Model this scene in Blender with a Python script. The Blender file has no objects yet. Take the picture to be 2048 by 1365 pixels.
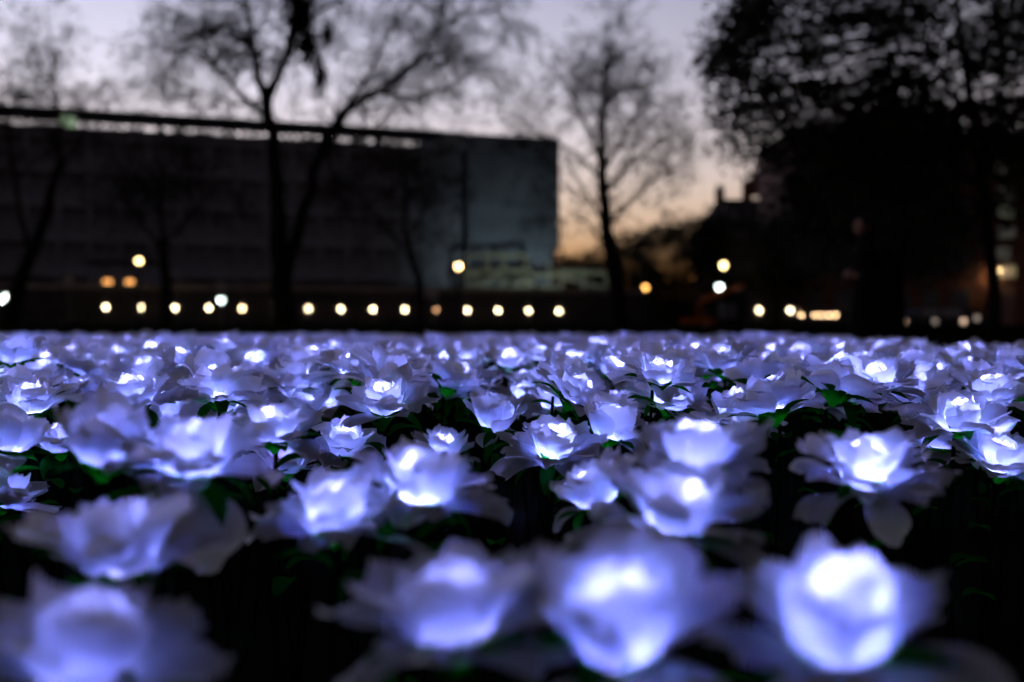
import bpy, bmesh, math, random
from mathutils import Vector, Matrix, noise
R = math.radians
sc = bpy.context.scene
COL = sc.collection

# ------------------------------------------------------------------ camera
CAM_Z = 0.60
PITCH = math.atan(32.5 / 1991.0)
cam = bpy.data.cameras.new("camera")
cam.lens = 35.0
cam.sensor_width = 36.0
cam.clip_start = 0.02
cam.clip_end = 2000.0
cam.dof.use_dof = True
cam.dof.focus_distance = 1.31
cam.dof.aperture_fstop = 2.65
camo = bpy.data.objects.new("camera", cam)
COL.objects.link(camo)
camo.location = (0, 0, CAM_Z)
camo.rotation_euler = (math.pi / 2 - PITCH, 0, 0)
sc.camera = camo

# ------------------------------------------------------------------ sky, dusk: the sun is below the horizon
world = bpy.data.worlds.new("World")
sc.world = world
world.use_nodes = True
wn = world.node_tree
bg = wn.nodes["Background"]
sky = wn.nodes.new("ShaderNodeTexSky")
sky.sky_type = 'NISHITA'
sky.sun_disc = False
sky.sun_elevation = R(-5.5)
sky.sun_rotation = R(-25)
sky.dust_density = 7.0
tint = wn.nodes.new("ShaderNodeMixRGB")
tint.blend_type = 'MULTIPLY'
tint.inputs[0].default_value = 1.0
tint.inputs[2].default_value = (1.70, 1.13, 1.02, 1)
wn.links.new(sky.outputs[0], tint.inputs[1])
wn.links.new(tint.outputs[0], bg.inputs[0])
bg.inputs[1].default_value = 0.15

# ------------------------------------------------------------------ exposure and renderer
vs = sc.view_settings
vs.view_transform = 'Standard'
vs.look = 'None'
vs.exposure = 8.2
vs.gamma = 1.0
vs.use_curve_mapping = False
EXPO = 2.0 ** vs.exposure          # a radiance of 1/EXPO shows as white
sc.render.engine = 'CYCLES'
cy = sc.cycles
cy.use_denoising = True
cy.use_light_tree = True
cy.use_adaptive_sampling = True
cy.adaptive_threshold = 0.06
cy.adaptive_min_samples = 16
cy.max_bounces = 6
cy.diffuse_bounces = 6
cy.transmission_bounces = 6
cy.glossy_bounces = 2
cy.transparent_max_bounces = 4
cy.sample_clamp_indirect = 60.0 / EXPO
cy.sample_clamp_direct = 0.0
cy.caustics_reflective = False
cy.caustics_refractive = False

# ================================================================== helpers
F = 2048.0 * 35.0 / 36.0


def P(px, py, depth):
    """The world point that stands `depth` metres ahead at a place in the view."""
    dx = (px - 1024.0) / F
    dy = (682.5 - py) / F
    d = Vector((dx, math.cos(PITCH) + dy * math.sin(PITCH), -math.sin(PITCH) + dy * math.cos(PITCH)))
    d = d / d.y * depth
    return Vector((d.x, d.y, d.z + CAM_Z))


def tag(o, label=None, cat=None, group=None, kind=None):
    if label:
        o["label"] = label
    if cat:
        o["category"] = cat
    if group:
        o["group"] = group
    if kind:
        o["kind"] = kind
    return o


def empty(name, loc=(0, 0, 0), rz=0.0, label=None, cat=None, group=None):
    o = bpy.data.objects.new(name, None)
    o.empty_display_size = 0.1
    o.location = loc
    o.rotation_euler = (0, 0, rz)
    COL.objects.link(o)
    return tag(o, label, cat, group)


def link(name, mesh, parent=None, mat=None):
    o = bpy.data.objects.new(name, mesh)
    COL.objects.link(o)
    if parent is not None:
        o.parent = parent
    if mat is not None and not mesh.materials:
        mesh.materials.append(mat)
    return o


class MB:
    def __init__(s):
        s.v = []
        s.f = []
        s.m = []
        s.mi = 0

    def face(s, idx):
        s.f.append(idx)
        s.m.append(s.mi)

    def box(s, c, d, rot=None):
        c = Vector(c)
        b = len(s.v)
        for x in (-1, 1):
            for y in (-1, 1):
                for z in (-1, 1):
                    q = Vector((x * d[0] / 2, y * d[1] / 2, z * d[2] / 2))
                    if rot is not None:
                        q = rot @ q
                    s.v.append(c + q)
        for q in ((0, 1, 3, 2), (4, 6, 7, 5), (0, 4, 5, 1), (2, 3, 7, 6), (0, 2, 6, 4), (1, 5, 7, 3)):
            s.face([b + i for i in q])
        return s

    def tube(s, pts, rad, n=6, cap=True):
        pts = [Vector(p) for p in pts]
        if not hasattr(rad, '__len__'):
            rad = [rad] * len(pts)
        b = len(s.v)
        prev = None
        for i, p in enumerate(pts):
            if i == 0:
                t = pts[1] - pts[0]
            elif i == len(pts) - 1:
                t = pts[-1] - pts[-2]
            else:
                t = pts[i + 1] - pts[i - 1]
            t.normalize()
            if prev is None:
                a = Vector((1, 0, 0)) if abs(t.x) < 0.8 else Vector((0, 1, 0))
                u = t.cross(a).normalized()
            else:
                u = (prev - t * prev.dot(t)).normalized()
            prev = u
            w = t.cross(u)
            for k in range(n):
                a = 2 * math.pi * k / n
                s.v.append(p + (u * math.cos(a) + w * math.sin(a)) * rad[i])
        for i in range(len(pts) - 1):
            for k in range(n):
                k2 = (k + 1) % n
                s.face([b + i * n + k, b + i * n + k2, b + (i + 1) * n + k2, b + (i + 1) * n + k])
        if cap:
            s.face([b + k for k in range(n)][::-1])
            e = b + (len(pts) - 1) * n
            s.face([e + k for k in range(n)])
        return s

    def lathe(s, prof, n=12, org=(0, 0, 0), sx=1.0, sy=1.0):
        b = len(s.v)
        org = Vector(org)
        for (r, z) in prof:
            for k in range(n):
                a = 2 * math.pi * k / n
                s.v.append(org + Vector((r * math.cos(a) * sx, r * math.sin(a) * sy, z)))
        for i in range(len(prof) - 1):
            for k in range(n):
                k2 = (k + 1) % n
                s.face([b + i * n + k, b + i * n + k2, b + (i + 1) * n + k2, b + (i + 1) * n + k])
        s.face([b + k for k in range(n)][::-1])
        e = b + (len(prof) - 1) * n
        s.face([e + k for k in range(n)])
        return s

    def ball(s, c, r, n=10, m=6, sz=1.0):
        prof = []
        for i in range(m + 1):
            a = -math.pi / 2 + math.pi * i / m
            prof.append((max(1e-4, r * math.cos(a)), r * sz * math.sin(a)))
        return s.lathe(prof, n, c)

    def quad(s, a, b_, c, d):
        b = len(s.v)
        s.v += [Vector(a), Vector(b_), Vector(c), Vector(d)]
        s.face([b, b + 1, b + 2, b + 3])
        return s

    def leaf(s, c, d, w, L, up):
        """a pointed leaf folded along its midrib: 4 triangles as 2 quads"""
        d = d.normalized()
        side = d.cross(up)
        if side.length < 1e-4:
            side = d.cross(Vector((1, 0, 0)))
        side.normalize()
        nn = side.cross(d)
        b = len(s.v)
        s.v += [c, c + d * L * .45 + side * w + nn * w * .3, c + d * L, c + d * L * .45 - side * w + nn * w * .3]
        s.face([b, b + 1, b + 2])
        s.face([b, b + 2, b + 3])
        return s

    def mesh(s, name, mats=None, smooth=False):
        me = bpy.data.meshes.new(name)
        me.from_pydata([tuple(v) for v in s.v], [], s.f)
        for m in (mats if isinstance(mats, (list, tuple)) else [mats] if mats else []):
            me.materials.append(m)
        if any(s.m):
            me.polygons.foreach_set("material_index", s.m)
        if smooth:
            me.polygons.foreach_set("use_smooth", [True] * len(me.polygons))
        me.update()
        return me

    def build(s, name, mats, parent=None, smooth=False):
        return link(name, s.mesh(name, mats, smooth), parent)


# ================================================================== materials
def mat_base(name, col, rough=0.8, nscale=8.0, var=0.25, bump=0.0, bscale=40.0, metal=0.0, spec=0.06):
    m = bpy.data.materials.new(name)
    m.use_nodes = True
    nt = m.node_tree
    p = nt.nodes["Principled BSDF"]
    p.inputs["Roughness"].default_value = rough
    p.inputs["Metallic"].default_value = metal
    p.inputs["Specular IOR Level"].default_value = spec
    tc = nt.nodes.new("ShaderNodeTexCoord")
    nz = nt.nodes.new("ShaderNodeTexNoise")
    nz.inputs["Scale"].default_value = nscale
    nz.inputs["Detail"].default_value = 5
    nt.links.new(tc.outputs["Object"], nz.inputs["Vector"])
    rp = nt.nodes.new("ShaderNodeValToRGB")
    rp.color_ramp.elements[0].position = 0.3
    rp.color_ramp.elements[1].position = 0.7
    rp.color_ramp.elements[0].color = (*[c * (1 - var) for c in col], 1)
    rp.color_ramp.elements[1].color = (*[min(1, c * (1 + var)) for c in col], 1)
    nt.links.new(nz.outputs["Fac"], rp.inputs[0])
    nt.links.new(rp.outputs[0], p.inputs["Base Color"])
    if bump:
        n2 = nt.nodes.new("ShaderNodeTexNoise")
        n2.inputs["Scale"].default_value = bscale
        n2.inputs["Detail"].default_value = 4
        nt.links.new(tc.outputs["Object"], n2.inputs["Vector"])
        bp = nt.nodes.new("ShaderNodeBump")
        bp.inputs["Strength"].default_value = bump
        nt.links.new(n2.outputs["Fac"], bp.inputs["Height"])
        nt.links.new(bp.outputs[0], p.inputs["Normal"])
    return m


def mat_emit(name, col, strength):
    """col x strength is the brightness the photo's exposure shows"""
    m = bpy.data.materials.new(name)
    m.use_nodes = True
    nt = m.node_tree
    p = nt.nodes["Principled BSDF"]
    p.inputs["Base Color"].default_value = (*[min(.8, c) for c in col], 1)
    p.inputs["Emission Color"].default_value = (*col, 1)
    p.inputs["Emission Strength"].default_value = strength / EXPO
    return m


def mat_cloth(name, col, trans, tcol, weave=900.0, bump=0.35, vary=0.06):
    """thin translucent cloth: diffuse front and diffuse transmission"""
    m = bpy.data.materials.new(name)
    m.use_nodes = True
    nt = m.node_tree
    for n in list(nt.nodes):
        if n.type != 'OUTPUT_MATERIAL':
            nt.nodes.remove(n)
    out = [n for n in nt.nodes if n.type == 'OUTPUT_MATERIAL'][0]
    tc = nt.nodes.new("ShaderNodeTexCoord")
    n1 = nt.nodes.new("ShaderNodeTexNoise")
    n1.inputs["Scale"].default_value = weave
    n1.inputs["Detail"].default_value = 2
    nt.links.new(tc.outputs["Object"], n1.inputs["Vector"])
    n2 = nt.nodes.new("ShaderNodeTexNoise")
    n2.inputs["Scale"].default_value = 130.0
    n2.inputs["Detail"].default_value = 4
    mp = nt.nodes.new("ShaderNodeMapping")
    mp.inputs["Scale"].default_value = (0.5, 3.0, 0.5)
    nt.links.new(tc.outputs["Object"], mp.inputs["Vector"])
    nt.links.new(mp.outputs[0], n2.inputs["Vector"])
    bp = nt.nodes.new("ShaderNodeBump")
    bp.inputs["Strength"].default_value = bump
    bp.inputs["Distance"].default_value = 0.0012
    nt.links.new(n2.outputs["Fac"], bp.inputs["Height"])
    rp = nt.nodes.new("ShaderNodeValToRGB")
    rp.color_ramp.elements[0].position = 0.3
    rp.color_ramp.elements[1].position = 0.7
    rp.color_ramp.elements[0].color = (*[c * (1 - vary * 2) for c in col], 1)
    rp.color_ramp.elements[1].color = (*col, 1)
    nt.links.new(n1.outputs["Fac"], rp.inputs[0])
    d = nt.nodes.new("ShaderNodeBsdfDiffuse")
    t = nt.nodes.new("ShaderNodeBsdfTranslucent")
    nt.links.new(rp.outputs[0], d.inputs[0])
    t.inputs[0].default_value = (*tcol, 1)
    nt.links.new(bp.outputs[0], d.inputs["Normal"])
    nt.links.new(bp.outputs[0], t.inputs["Normal"])
    a = nt.nodes.new("ShaderNodeMixShader")
    a.inputs[0].default_value = trans
    nt.links.new(d.outputs[0], a.inputs[1])
    nt.links.new(t.outputs[0], a.inputs[2])
    nt.links.new(a.outputs[0], out.inputs["Surface"])
    return m


M = {}
M['petal'] = mat_cloth("petal_cloth", (0.66, 0.72, 0.83), 0.72, (0.85, 0.885, 0.95))
M['sepal'] = mat_cloth("sepal_cloth", (0.008, 0.14, 0.015), 0.45, (0.008, 0.23, 0.015), vary=0.2)
M['stem'] = mat_base("stem_plastic", (0.003, 0.009, 0.003), 0.8, 60, spec=0.0)
M['led'] = mat_emit("led_bulb", (0.55, 0.55, 1.0), 6.0)
M['ground'] = mat_base("lawn_soil", (0.006, 0.008, 0.005), 0.95, 3.0, 0.5, 0.8, 30, spec=0.0)
M['asphalt'] = mat_base("asphalt", (0.045, 0.045, 0.047), 0.85, 6, 0.2, 0.3, 90)
M['paving'] = mat_base("paving_stone", (0.16, 0.15, 0.14), 0.85, 2, 0.2, 0.2, 30)
M['bark'] = mat_base("bark", (0.025, 0.021, 0.018), 0.95, 6, 0.35, 0.6, 18)
M['twig'] = mat_base("twig_bark", (0.035, 0.026, 0.022), 0.95, 5, 0.3)
M['leaf_dry'] = mat_base("dry_leaf", (0.045, 0.022, 0.016), 0.8, 2, 0.5)
M['leaf_dark'] = mat_base("dark_leaf", (0.045, 0.047, 0.036), 0.7, 1.2, 0.5)
M['hedge'] = mat_base("hedge_leaf", (0.016, 0.026, 0.012), 0.8, 3, 0.5)
M['evergreen'] = mat_base("evergreen_leaf", (0.12, 0.13, 0.11), 0.8, 1.5, 0.5)
M['concrete'] = mat_base("facade_stone", (0.34, 0.42, 0.55), 0.85, 0.6, 0.25, 0.2, 8)
M['concrete_dark'] = mat_base("facade_dark", (0.30, 0.37, 0.49), 0.85, 0.8, 0.25)
M['sheet'] = mat_base("blue_sheeting", (0.22, 0.29, 0.38), 0.7, 0.35, 0.2, 0.25, 2.0)
M['brick'] = mat_base("brick_wall", (0.23, 0.115, 0.085), 0.9, 1.2, 0.2, 0.4, 12)
M['pink_stucco'] = mat_base("pink_stucco", (0.34, 0.235, 0.225), 0.9, 0.8, 0.15)
M['slate'] = mat_base("roof_slate", (0.05, 0.048, 0.052), 0.7, 2, 0.25, 0.3, 14)
M['hoard'] = mat_base("hoarding_ply", (0.065, 0.066, 0.078), 0.8, 1.3, 0.25, 0.1, 20)
M['hoard_cap'] = mat_base("hoarding_rail", (0.34, 0.33, 0.33), 0.7, 2, 0.2)
M['steel'] = mat_base("galvanised_steel", (0.36, 0.38, 0.31), 0.55, 5, 0.2, metal=0.2)
M['board'] = mat_base("scaffold_board", (0.30, 0.32, 0.24), 0.85, 2.5, 0.25)
M['black_metal'] = mat_base("black_paint", (0.015, 0.015, 0.017), 0.45, 8, 0.2)
M['grey_metal'] = mat_base("grey_paint", (0.22, 0.22, 0.23), 0.5, 8, 0.15)
M['sign_grey'] = mat_base("grey_disc", (0.45, 0.46, 0.46), 0.5, 8, 0.1)
M['orange'] = mat_base("orange_paint", (0.55, 0.13, 0.02), 0.5, 5, 0.2)
M['rubber'] = mat_base("rubber", (0.02, 0.02, 0.02), 0.85, 12, 0.2)
M['car_paint'] = mat_base("dark_blue_paint", (0.02, 0.03, 0.055), 0.25, 4, 0.1, spec=0.6)
M['glass'] = mat_base("dark_glass", (0.19, 0.22, 0.27), 0.12, 1, 0.15, spec=0.6)
M['coat'] = mat_base("black_coat", (0.005, 0.005, 0.006), 0.9, 30, 0.3, 0.2, 200)
M['skin'] = mat_base("skin", (0.45, 0.27, 0.21), 0.6, 40, 0.1)
M['hair'] = mat_base("dark_hair", (0.012, 0.009, 0.008), 0.6, 60, 0.3)
M['eye'] = mat_base("eye", (0.04, 0.03, 0.03), 0.2, 10, 0.1)
M['lip'] = mat_base("lip", (0.34, 0.14, 0.12), 0.5, 10, 0.1)
M['lamp_warm'] = mat_emit("warm_lamp", (1.0, 0.64, 0.26), 15.0)
M['bulk_warm'] = mat_emit("bulkhead_warm", (1.0, 0.76, 0.44), 17.0)
M['bulk_tan'] = mat_emit("bulkhead_tan", (1.0, 0.64, 0.34), 18.0)
M['bulk_dim'] = mat_emit("bulkhead_dim", (1.0, 0.50, 0.25), 3.5)
M['flood_cool'] = mat_emit("flood_cool", (0.80, 1.0, 0.93), 13.0)
M['amber'] = mat_emit("amber_lamp", (1.0, 0.46, 0.11), 8.0)
M['win_orange'] = mat_emit("lit_window_orange", (1.0, 0.43, 0.12), 1.9)
M['win_pale'] = mat_emit("lit_window_pale", (0.80, 0.88, 0.68), 0.10)
M['win_pale2'] = mat_emit("lit_window_pale_dim", (0.80, 0.86, 0.74), 0.03)
M['roof_green'] = mat_emit("lit_roof_glass", (0.66, 0.92, 0.60), 0.6)
M['low_tan'] = mat_emit("low_bollard_tan", (1.0, 0.68, 0.48), 1.5)
M['low_dim'] = mat_emit("low_bollard_dim", (0.8, 0.66, 0.56), 0.45)

# ================================================================== the setting
def sheet(name, x0, x1, y0, y1, z, mat, nx=1, ny=1):
    b = MB()
    for j in range(ny + 1):
        for i in range(nx + 1):
            b.v.append(Vector((x0 + (x1 - x0) * i / nx, y0 + (y1 - y0) * j / ny, z)))
    for j in range(ny):
        for i in range(nx):
            a = j * (nx + 1) + i
            b.face([a, a + 1, a + nx + 2, a + nx + 1])
    return tag(b.build(name, mat), kind='structure')


sheet("ground", -600, 600, -60, 900, 0.0, M['ground'])
sheet("road", -300, 300, 46, 55, 0.006, M['asphalt'])
pv = MB()
pv.box((0, 44.6, 0.055), (600, 2.8, 0.13))
pv.box((0, 56.4, 0.055), (600, 2.8, 0.13))
tag(pv.build("pavement", M['paving']), kind='structure')
mk = MB()
for i in range(-14, 15):
    mk.box((i * 4.0, 50.5, 0.0095), (2.0, 0.10, 0.003))
tag(mk.build("road_marking", M['hoard_cap']), kind='structure')

# ------------------------------------------------------------------ long office building on the left
rnd = random.Random(5)
A = Vector((P(0, 650, 75).x, 75, 0))
B = Vector((P(1117, 650, 88.5).x, 88.5, 0))
ang = math.atan2(B.y - A.y, B.x - A.x)
Lf = (B - A).length
off = empty("office_building", A, ang, "long dark office block with open roof canopy and blue sheeted right end", "building")
wl = MB()
wl.box((11, 9.4, 7.8), (50, 18, 15.6))
wl.build("wall", M['concrete_dark'], off)
bay = 2.2
x0 = -13.5
nb = 21
pm = MB().box((0, 0, 0), (0.34, 0.5, 11.4)).mesh("pier", M['concrete'])
for i in range(nb + 1):
    o = link("pier", pm, off)
    o.location = (x0 + i * bay, 0.15, 10.0)
spm = MB().box((0, 0, 0), (nb * bay + .3, 0.42, 0.62)).mesh("spandrel", M['concrete'])
for k in range(5):
    o = link("spandrel", spm, off)
    o.location = (x0 + nb * bay / 2, 0.19, 4.6 + k * 2.65)
fr = MB()
for sx in (-1, 1):
    fr.box((sx * 0.86, 0, 0), (0.09, 0.16, 1.96))
fr.box((0, 0, 0.94), (1.63, 0.16, 0.08))
fr.box((0, 0, -0.94), (1.63, 0.16, 0.08))
fr.box((0, 0, 0), (0.07, 0.14, 1.8))
frm = fr.mesh("window", M['concrete'])
M['office_pane'] = mat_base("office_glass", (0.27, 0.33, 0.43), 0.3, 0.4, 0.3, spec=0.3)
pnm = MB().box((0, 0.03, 0), (1.64, 0.02, 1.80)).mesh("pane", M['office_pane'])
for i in range(nb):
    for k in range(4):
        w = link("window", frm, off)
        w.location = (x0 + (i + .5) * bay, 0.22, 5.93 + k * 2.65)
        p = link("pane", pnm, w)
cm = MB().box((0, 0, 0), (0.5, 0.5, 4.2)).mesh("column", M['concrete_dark'])
for i in range(0, nb + 1, 2):
    o = link("column", cm, off)
    o.location = (x0 + i * bay, -0.05, 2.1)
MB().box((9.8, 6, 15.62), (47.0, 11.0, 0.14)).build("roof_deck", M['concrete_dark'], off)
MB().box((9.9, 0.25, 15.66), (47.4, 0.8, 0.16)).build("parapet", M['concrete'], off)
MB().box((10.2, 1.6, 16.95), (48.4, 3.6, 0.40)).build("roof_canopy", M['black_metal'], off)
xs = []
x = -13.2
while x < 33.3:
    xs.append(x)
    x += rnd.choice((0.45, 0.6, 0.8, 1.1, 1.4))
for x in xs:
    wd = rnd.choice((0.14, 0.2, 0.3, 0.45))
    MB().box((x, 0.6 + rnd.uniform(0, 1.2), 16.22), (wd, 0.25, 1.08)).build("canopy_post", M['black_metal'], off)
for k in range(9):
    xx = -12 + k * 5.2 + rnd.uniform(-1, 1)
    MB().box((xx, 2.6, 15.95), (rnd.uniform(.8, 2.0), 0.8, rnd.uniform(.4, .8))).build("roof_unit", M['concrete_dark'], off)
for k in range(16):
    xx = rnd.uniform(-10, 33)
    MB().tube([(xx, 1.5, 17.1), (xx, 1.5, 17.1 + rnd.uniform(.25, .7))], 0.05, 5).build("vent_pipe", M['black_metal'], off)
MB().box((34.9, 3.2, 16.4), (3.0, 6.4, 1.5)).build("penthouse", M['concrete_dark'], off)
MB().box((40.6, 8.6, 8.5), (8.2, 16.4, 17.0)).build("end_block", M['concrete_dark'], off)
for i in range(4):
    for k in range(4):
        g = MB()
        n = 6
        cx, cz = 36.45 + (i + .5) * 2.1, 7.25 + (k + .5) * 2.46
        for j in range(n + 1):
            for q in range(n + 1):
                dx = -1.04 + 2.08 * q / n
                dz = -1.22 + 2.44 * j / n
                bow = 0.10 * math.sin(math.pi * q / n) * math.sin(math.pi * j / n) + rnd.uniform(-.015, .015)
                g.v.append(Vector((cx + dx, -0.10 - bow, cz + dz)))
        for j in range(n):
            for q in range(n):
                a = j * (n + 1) + q
                g.face([a, a + 1, a + n + 2, a + n + 1])
        g.build("sheeting_panel", M['sheet'], off, True)
# lit glass box on the roof
gb = empty("rooftop_lantern", off.matrix_world @ Vector((0, 0, 0)), ang, "pale green lit glass box on the roof edge at far left", "roof light")
gb.location = A + Vector((math.cos(ang), math.sin(ang), 0)) * 4.7 + Vector((0, 0, 15.74))
MB().box((0, 0.3, 0.42), (1.25, 0.5, 0.8)).build("glass_panel", M['roof_green'], gb)
f = MB()
for sx in (-.68, -.23, .23, .68):
    f.box((sx, 0.3, 0.42), (0.06, 0.56, 0.86))
f.box((0, 0.3, 0.88), (1.46, 0.6, 0.07))
f.build("glazing_bar", M['grey_metal'], gb)

# ------------------------------------------------------------------ scaffold at the foot of the sheeted end
SY = 84.0
scf = empty("scaffold", P(1060, 650, SY) * Vector((1, 1, 0)) if False else Vector((P(1060, 650, SY).x, SY, 0)), 0.0,
            "pale greenish scaffold with boards and braces below the blue sheeting", "scaffold")


def L3(px, py, y=SY, dy=0.0):
    q = P(px, py, y)
    return Vector((q.x - scf.location.x, dy, q.z))


for px, top in ((932, 505), (975, 502), (1006, 505), (1052, 508), (1100, 520), (1124, 536), (1168, 540), (1214, 542)):
    a = L3(px, top)
    MB().tube([(a.x, 0, 0), (a.x, 0, a.z)], 0.13, 6).build("standard", M['steel'], scf)
    MB().tube([(a.x, 1.6, 0), (a.x, 1.6, a.z)], 0.10, 6).build("standard", M['steel'], scf)
for (a, b, py, th) in ((932, 1052, 512, .35), (926, 1064, 548, .75), (958, 1124, 551, .35), (936, 1124, 580, .55), (932, 1124, 596, .30),
                       (1124, 1218, 546, .5), (1124, 1218, 586, .62), (932, 990, 601, .5)):
    p, q = L3(a, py), L3(b, py)
    MB().box(((p.x + q.x) / 2, -0.2, p.z), (q.x - p.x, 0.07, th)).build("board", M['board'], scf)
for (a, ya, b, yb) in ((1128, 556, 1212, 578), (1006, 596, 1052, 555), (1052, 560, 1100, 592), (940, 575, 1000, 552), (1130, 610, 1170, 588)):
    MB().tube([L3(a, ya, SY, -0.3), L3(b, yb, SY, -0.3)], 0.17, 6).build("brace", M['steel'], scf)
for (a, b, py) in ((930, 1056, 562), (930, 1124, 606)):
    p, q = L3(a, py), L3(b, py)
    MB().box(((p.x + q.x) / 2, 0.8, p.z), (q.x - p.x, 1.7, 0.08)).build("deck", M['board'], scf)
# work lamp standing on the top deck, it washes the sheeting from below
wlp = empty("work_lamp", Vector((P(1070, 650, 75.5).x, 75.5, 3.3)), 0.0, "small work lamp on a stand that washes the blue sheeting", "lamp")
MB().tube([(0, 0, -3.3), (0, 0, 0)], 0.04, 6).build("stand", M['black_metal'], wlp)
MB().box((0, 0, 0.12), (0.5, 0.16, 0.3)).build("housing", M['black_metal'], wlp)
ld = bpy.data.lights.new("work_lamp_light", 'SPOT')
ld.energy = 900.0 / EXPO
ld.color = (0.86, 1.0, 0.93)
ld.spot_size = R(118)
ld.spot_blend = 0.9
ld.shadow_soft_size = 0.2
lo = bpy.data.objects.new("work_light", ld)
COL.objects.link(lo)
lo.parent = wlp
lo.location = (0, 0.12, 0.14)
lo.rotation_euler = (R(98), 0, 0)

# ------------------------------------------------------------------ site hoarding with bulkhead lamps
HC, HB_ = 0.00558, 70.8


def hpos(i):
    w = 1 + HC * i
    px = (213 + HB_ * i) / w
    Y = 60.0 * w
    return Vector(((px - 1024) / F * Y, Y, 0))


hz = lambda i: 1.66 - 0.0125 * i
h0, h1 = hpos(-6), hpos(17)
ha = math.atan2(h1.y - h0.y, h1.x - h0.x)
hdir = Vector((math.cos(ha), math.sin(ha), 0))
hn = Vector((math.sin(ha), -math.cos(ha), 0))
ho = empty("site_hoarding", h0, ha, "long plywood site hoarding with a row of warm lamps", "hoarding")
step = (hpos(1) - hpos(0)).length
n = int((h1 - h0).length / step + .5)
hp = MB().box((0, 0, 1.46), (step - 0.02, 0.05, 2.86)).mesh("panel", M['hoard'])
for i in range(n):
    o = link("panel", hp, ho)
    o.location = ((i + .5) * step, rnd.uniform(-.008, .008), -0.0125 * i * 0.5)
hm_ = MB().box((0, 0, 0), (step - .01, 0.14, 0.30)).mesh("top_rail", M['hoard_cap'])
for i in range(n):
    o = link("top_rail", hm_, ho)
    o.location = ((i + .5) * step, 0, 2.94 - 0.0125 * i * .5)
bs = MB()
bs.lathe([(0.20, 0), (0.22, 0.03), (0.22, 0.07), (0.17, 0.09)], 14)
base_me = bs.mesh("base", M['grey_metal'], True)
lens_me = {}
for k in ('bulk_warm', 'bulk_tan', 'bulk_dim'):
    b = MB()
    b.lathe([(0.165, 0.085), (0.16, 0.12), (0.12, 0.16), (0.05, 0.18), (0.01, 0.183)], 14)
    lens_me[k] = b.mesh("lens", M[k], True)
ordn = ["leftmost", "second", "third", "fourth", "fifth", "sixth", "seventh", "eighth", "ninth", "tenth", "eleventh", "twelfth", "thirteenth", "fourteenth", "fifteenth"]


def bulkhead(loc, rz, kind, label, group, s=1.0):
    t = empty("bulkhead_lamp", loc, rz, label, "lamp", group)
    a = link("base", base_me, t)
    l = link("lens", lens_me[kind], t)
    for o in (a, l):
        o.rotation_euler = (R(90), 0, 0)
        o.scale = (s * .66, s * .74, s * .66)
    return t


for i in range(15):
    kind = 'bulk_tan' if i in (4,) else 'bulk_dim' if i == 10 else 'bulk_warm'
    q = hpos(i) + hn * 0.03
    q.z = hz(i)
    adj = {'bulk_tan': "dim amber", 'bulk_dim': "almost dark brownish", 'bulk_warm': "bright warm"}[kind]
    extra = {5: ", behind the big trunk", 3: ", just left of a cool white floodlight"}.get(i, "")
    bulkhead(q, ha, kind, f"{adj} round lamp on hoarding, {ordn[i]} from left{extra}" if i else f"{adj} round lamp on hoarding, leftmost of its row",
             "lamps on the long hoarding", 0.9 if kind == 'bulk_dim' else 1.0)

h2a = P(1492, 650, 57.9)
ho2 = empty("site_hoarding", (h2a.x, 57.9, 0), 0.0, "short hoarding with two warm lamps right of the pale-boomed machine", "hoarding")
ho2["label"] = "short dark hoarding carrying two warm lamps, beside the dark right tree"
for i in range(2):
    MB().box(((i + .5) * 1.62, 0, 1.3), (1.60, 0.05, 2.6)).build("panel", M['hoard'], ho2)
for px, tx in ((1518, "left"), (1580, "right")):
    q = P(px, 621, 57.85)
    bulkhead((q.x, 57.86, q.z), 0, 'bulk_warm', f"{tx} one of two warm lamps on the short hoarding", "lamps on the short hoarding")

# low wall with a close row of lamps
w2 = P(1595, 650, 57.2)
lw = empty("low_wall", (w2.x, 57.2, 0), 0.0, "low dark wall with a tight cluster of warm lamps", "wall")
for i in range(3):
    MB().box(((i + .5) * 0.96, 0, 0.75), (0.95, 0.25, 1.5)).build("wall_panel", M['hoard'], lw)
MB().box((1.44, 0, 1.55), (3.0, 0.34, 0.1)).build("coping", M['hoard_cap'], lw)
for k, px in enumerate((1603, 1630, 1644, 1658, 1672)):
    q = P(px, 631, 57.0)
    bulkhead((q.x, 57.07, q.z), 0, 'bulk_tan',
             "warm lamp standing alone at the left end of the low wall" if k == 0 else f"{['first','second','third','last'][k-1]} of four overlapping lamps on the low wall",
             "lamps on the low wall", 0.55)


# ------------------------------------------------------------------ street lamps and floodlights
def street_lamp(px, py, Y, label):
    q = P(px, py, Y)
    t = empty("street_lamp", (q.x, Y, 0), 0, label, "street lamp", "street lamps along the road")
    h = q.z
    b = MB()
    b.lathe([(0.16, 0), (0.16, 0.12), (0.11, 0.2), (0.10, 0.9), (0.065, 1.0), (0.05, h - 0.5), (0.075, h - .42), (0.03, h - .36), (0.05, h - .24)], 10)
    b.build("post", M['black_metal'], t, True)
    b = MB()
    b.ball((0, 0, h), 0.16, 14, 10)
    b.build("globe", M['lamp_warm'], t, True)
    b = MB()
    b.lathe([(0.15, h + .13), (0.12, h + .25), (0.05, h + .33), (0.02, h + .42), (0.005, h + .44)], 10)
    b.build("cap", M['black_metal'], t, True)
    b = MB()
    b.box((0, 0, h - .55), (0.7, 0.04, 0.04))
    b.build("ladder_bar", M['black_metal'], t)
    return t


street_lamp(278, 522, 57, "warm glowing street lamp left of the big bare tree")
street_lamp(917, 533, 57, "warm glowing street lamp by the scaffold, right of the big tree")
street_lamp(1447, 531, 57, "brightest warm street lamp, right of the slender tree")


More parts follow.
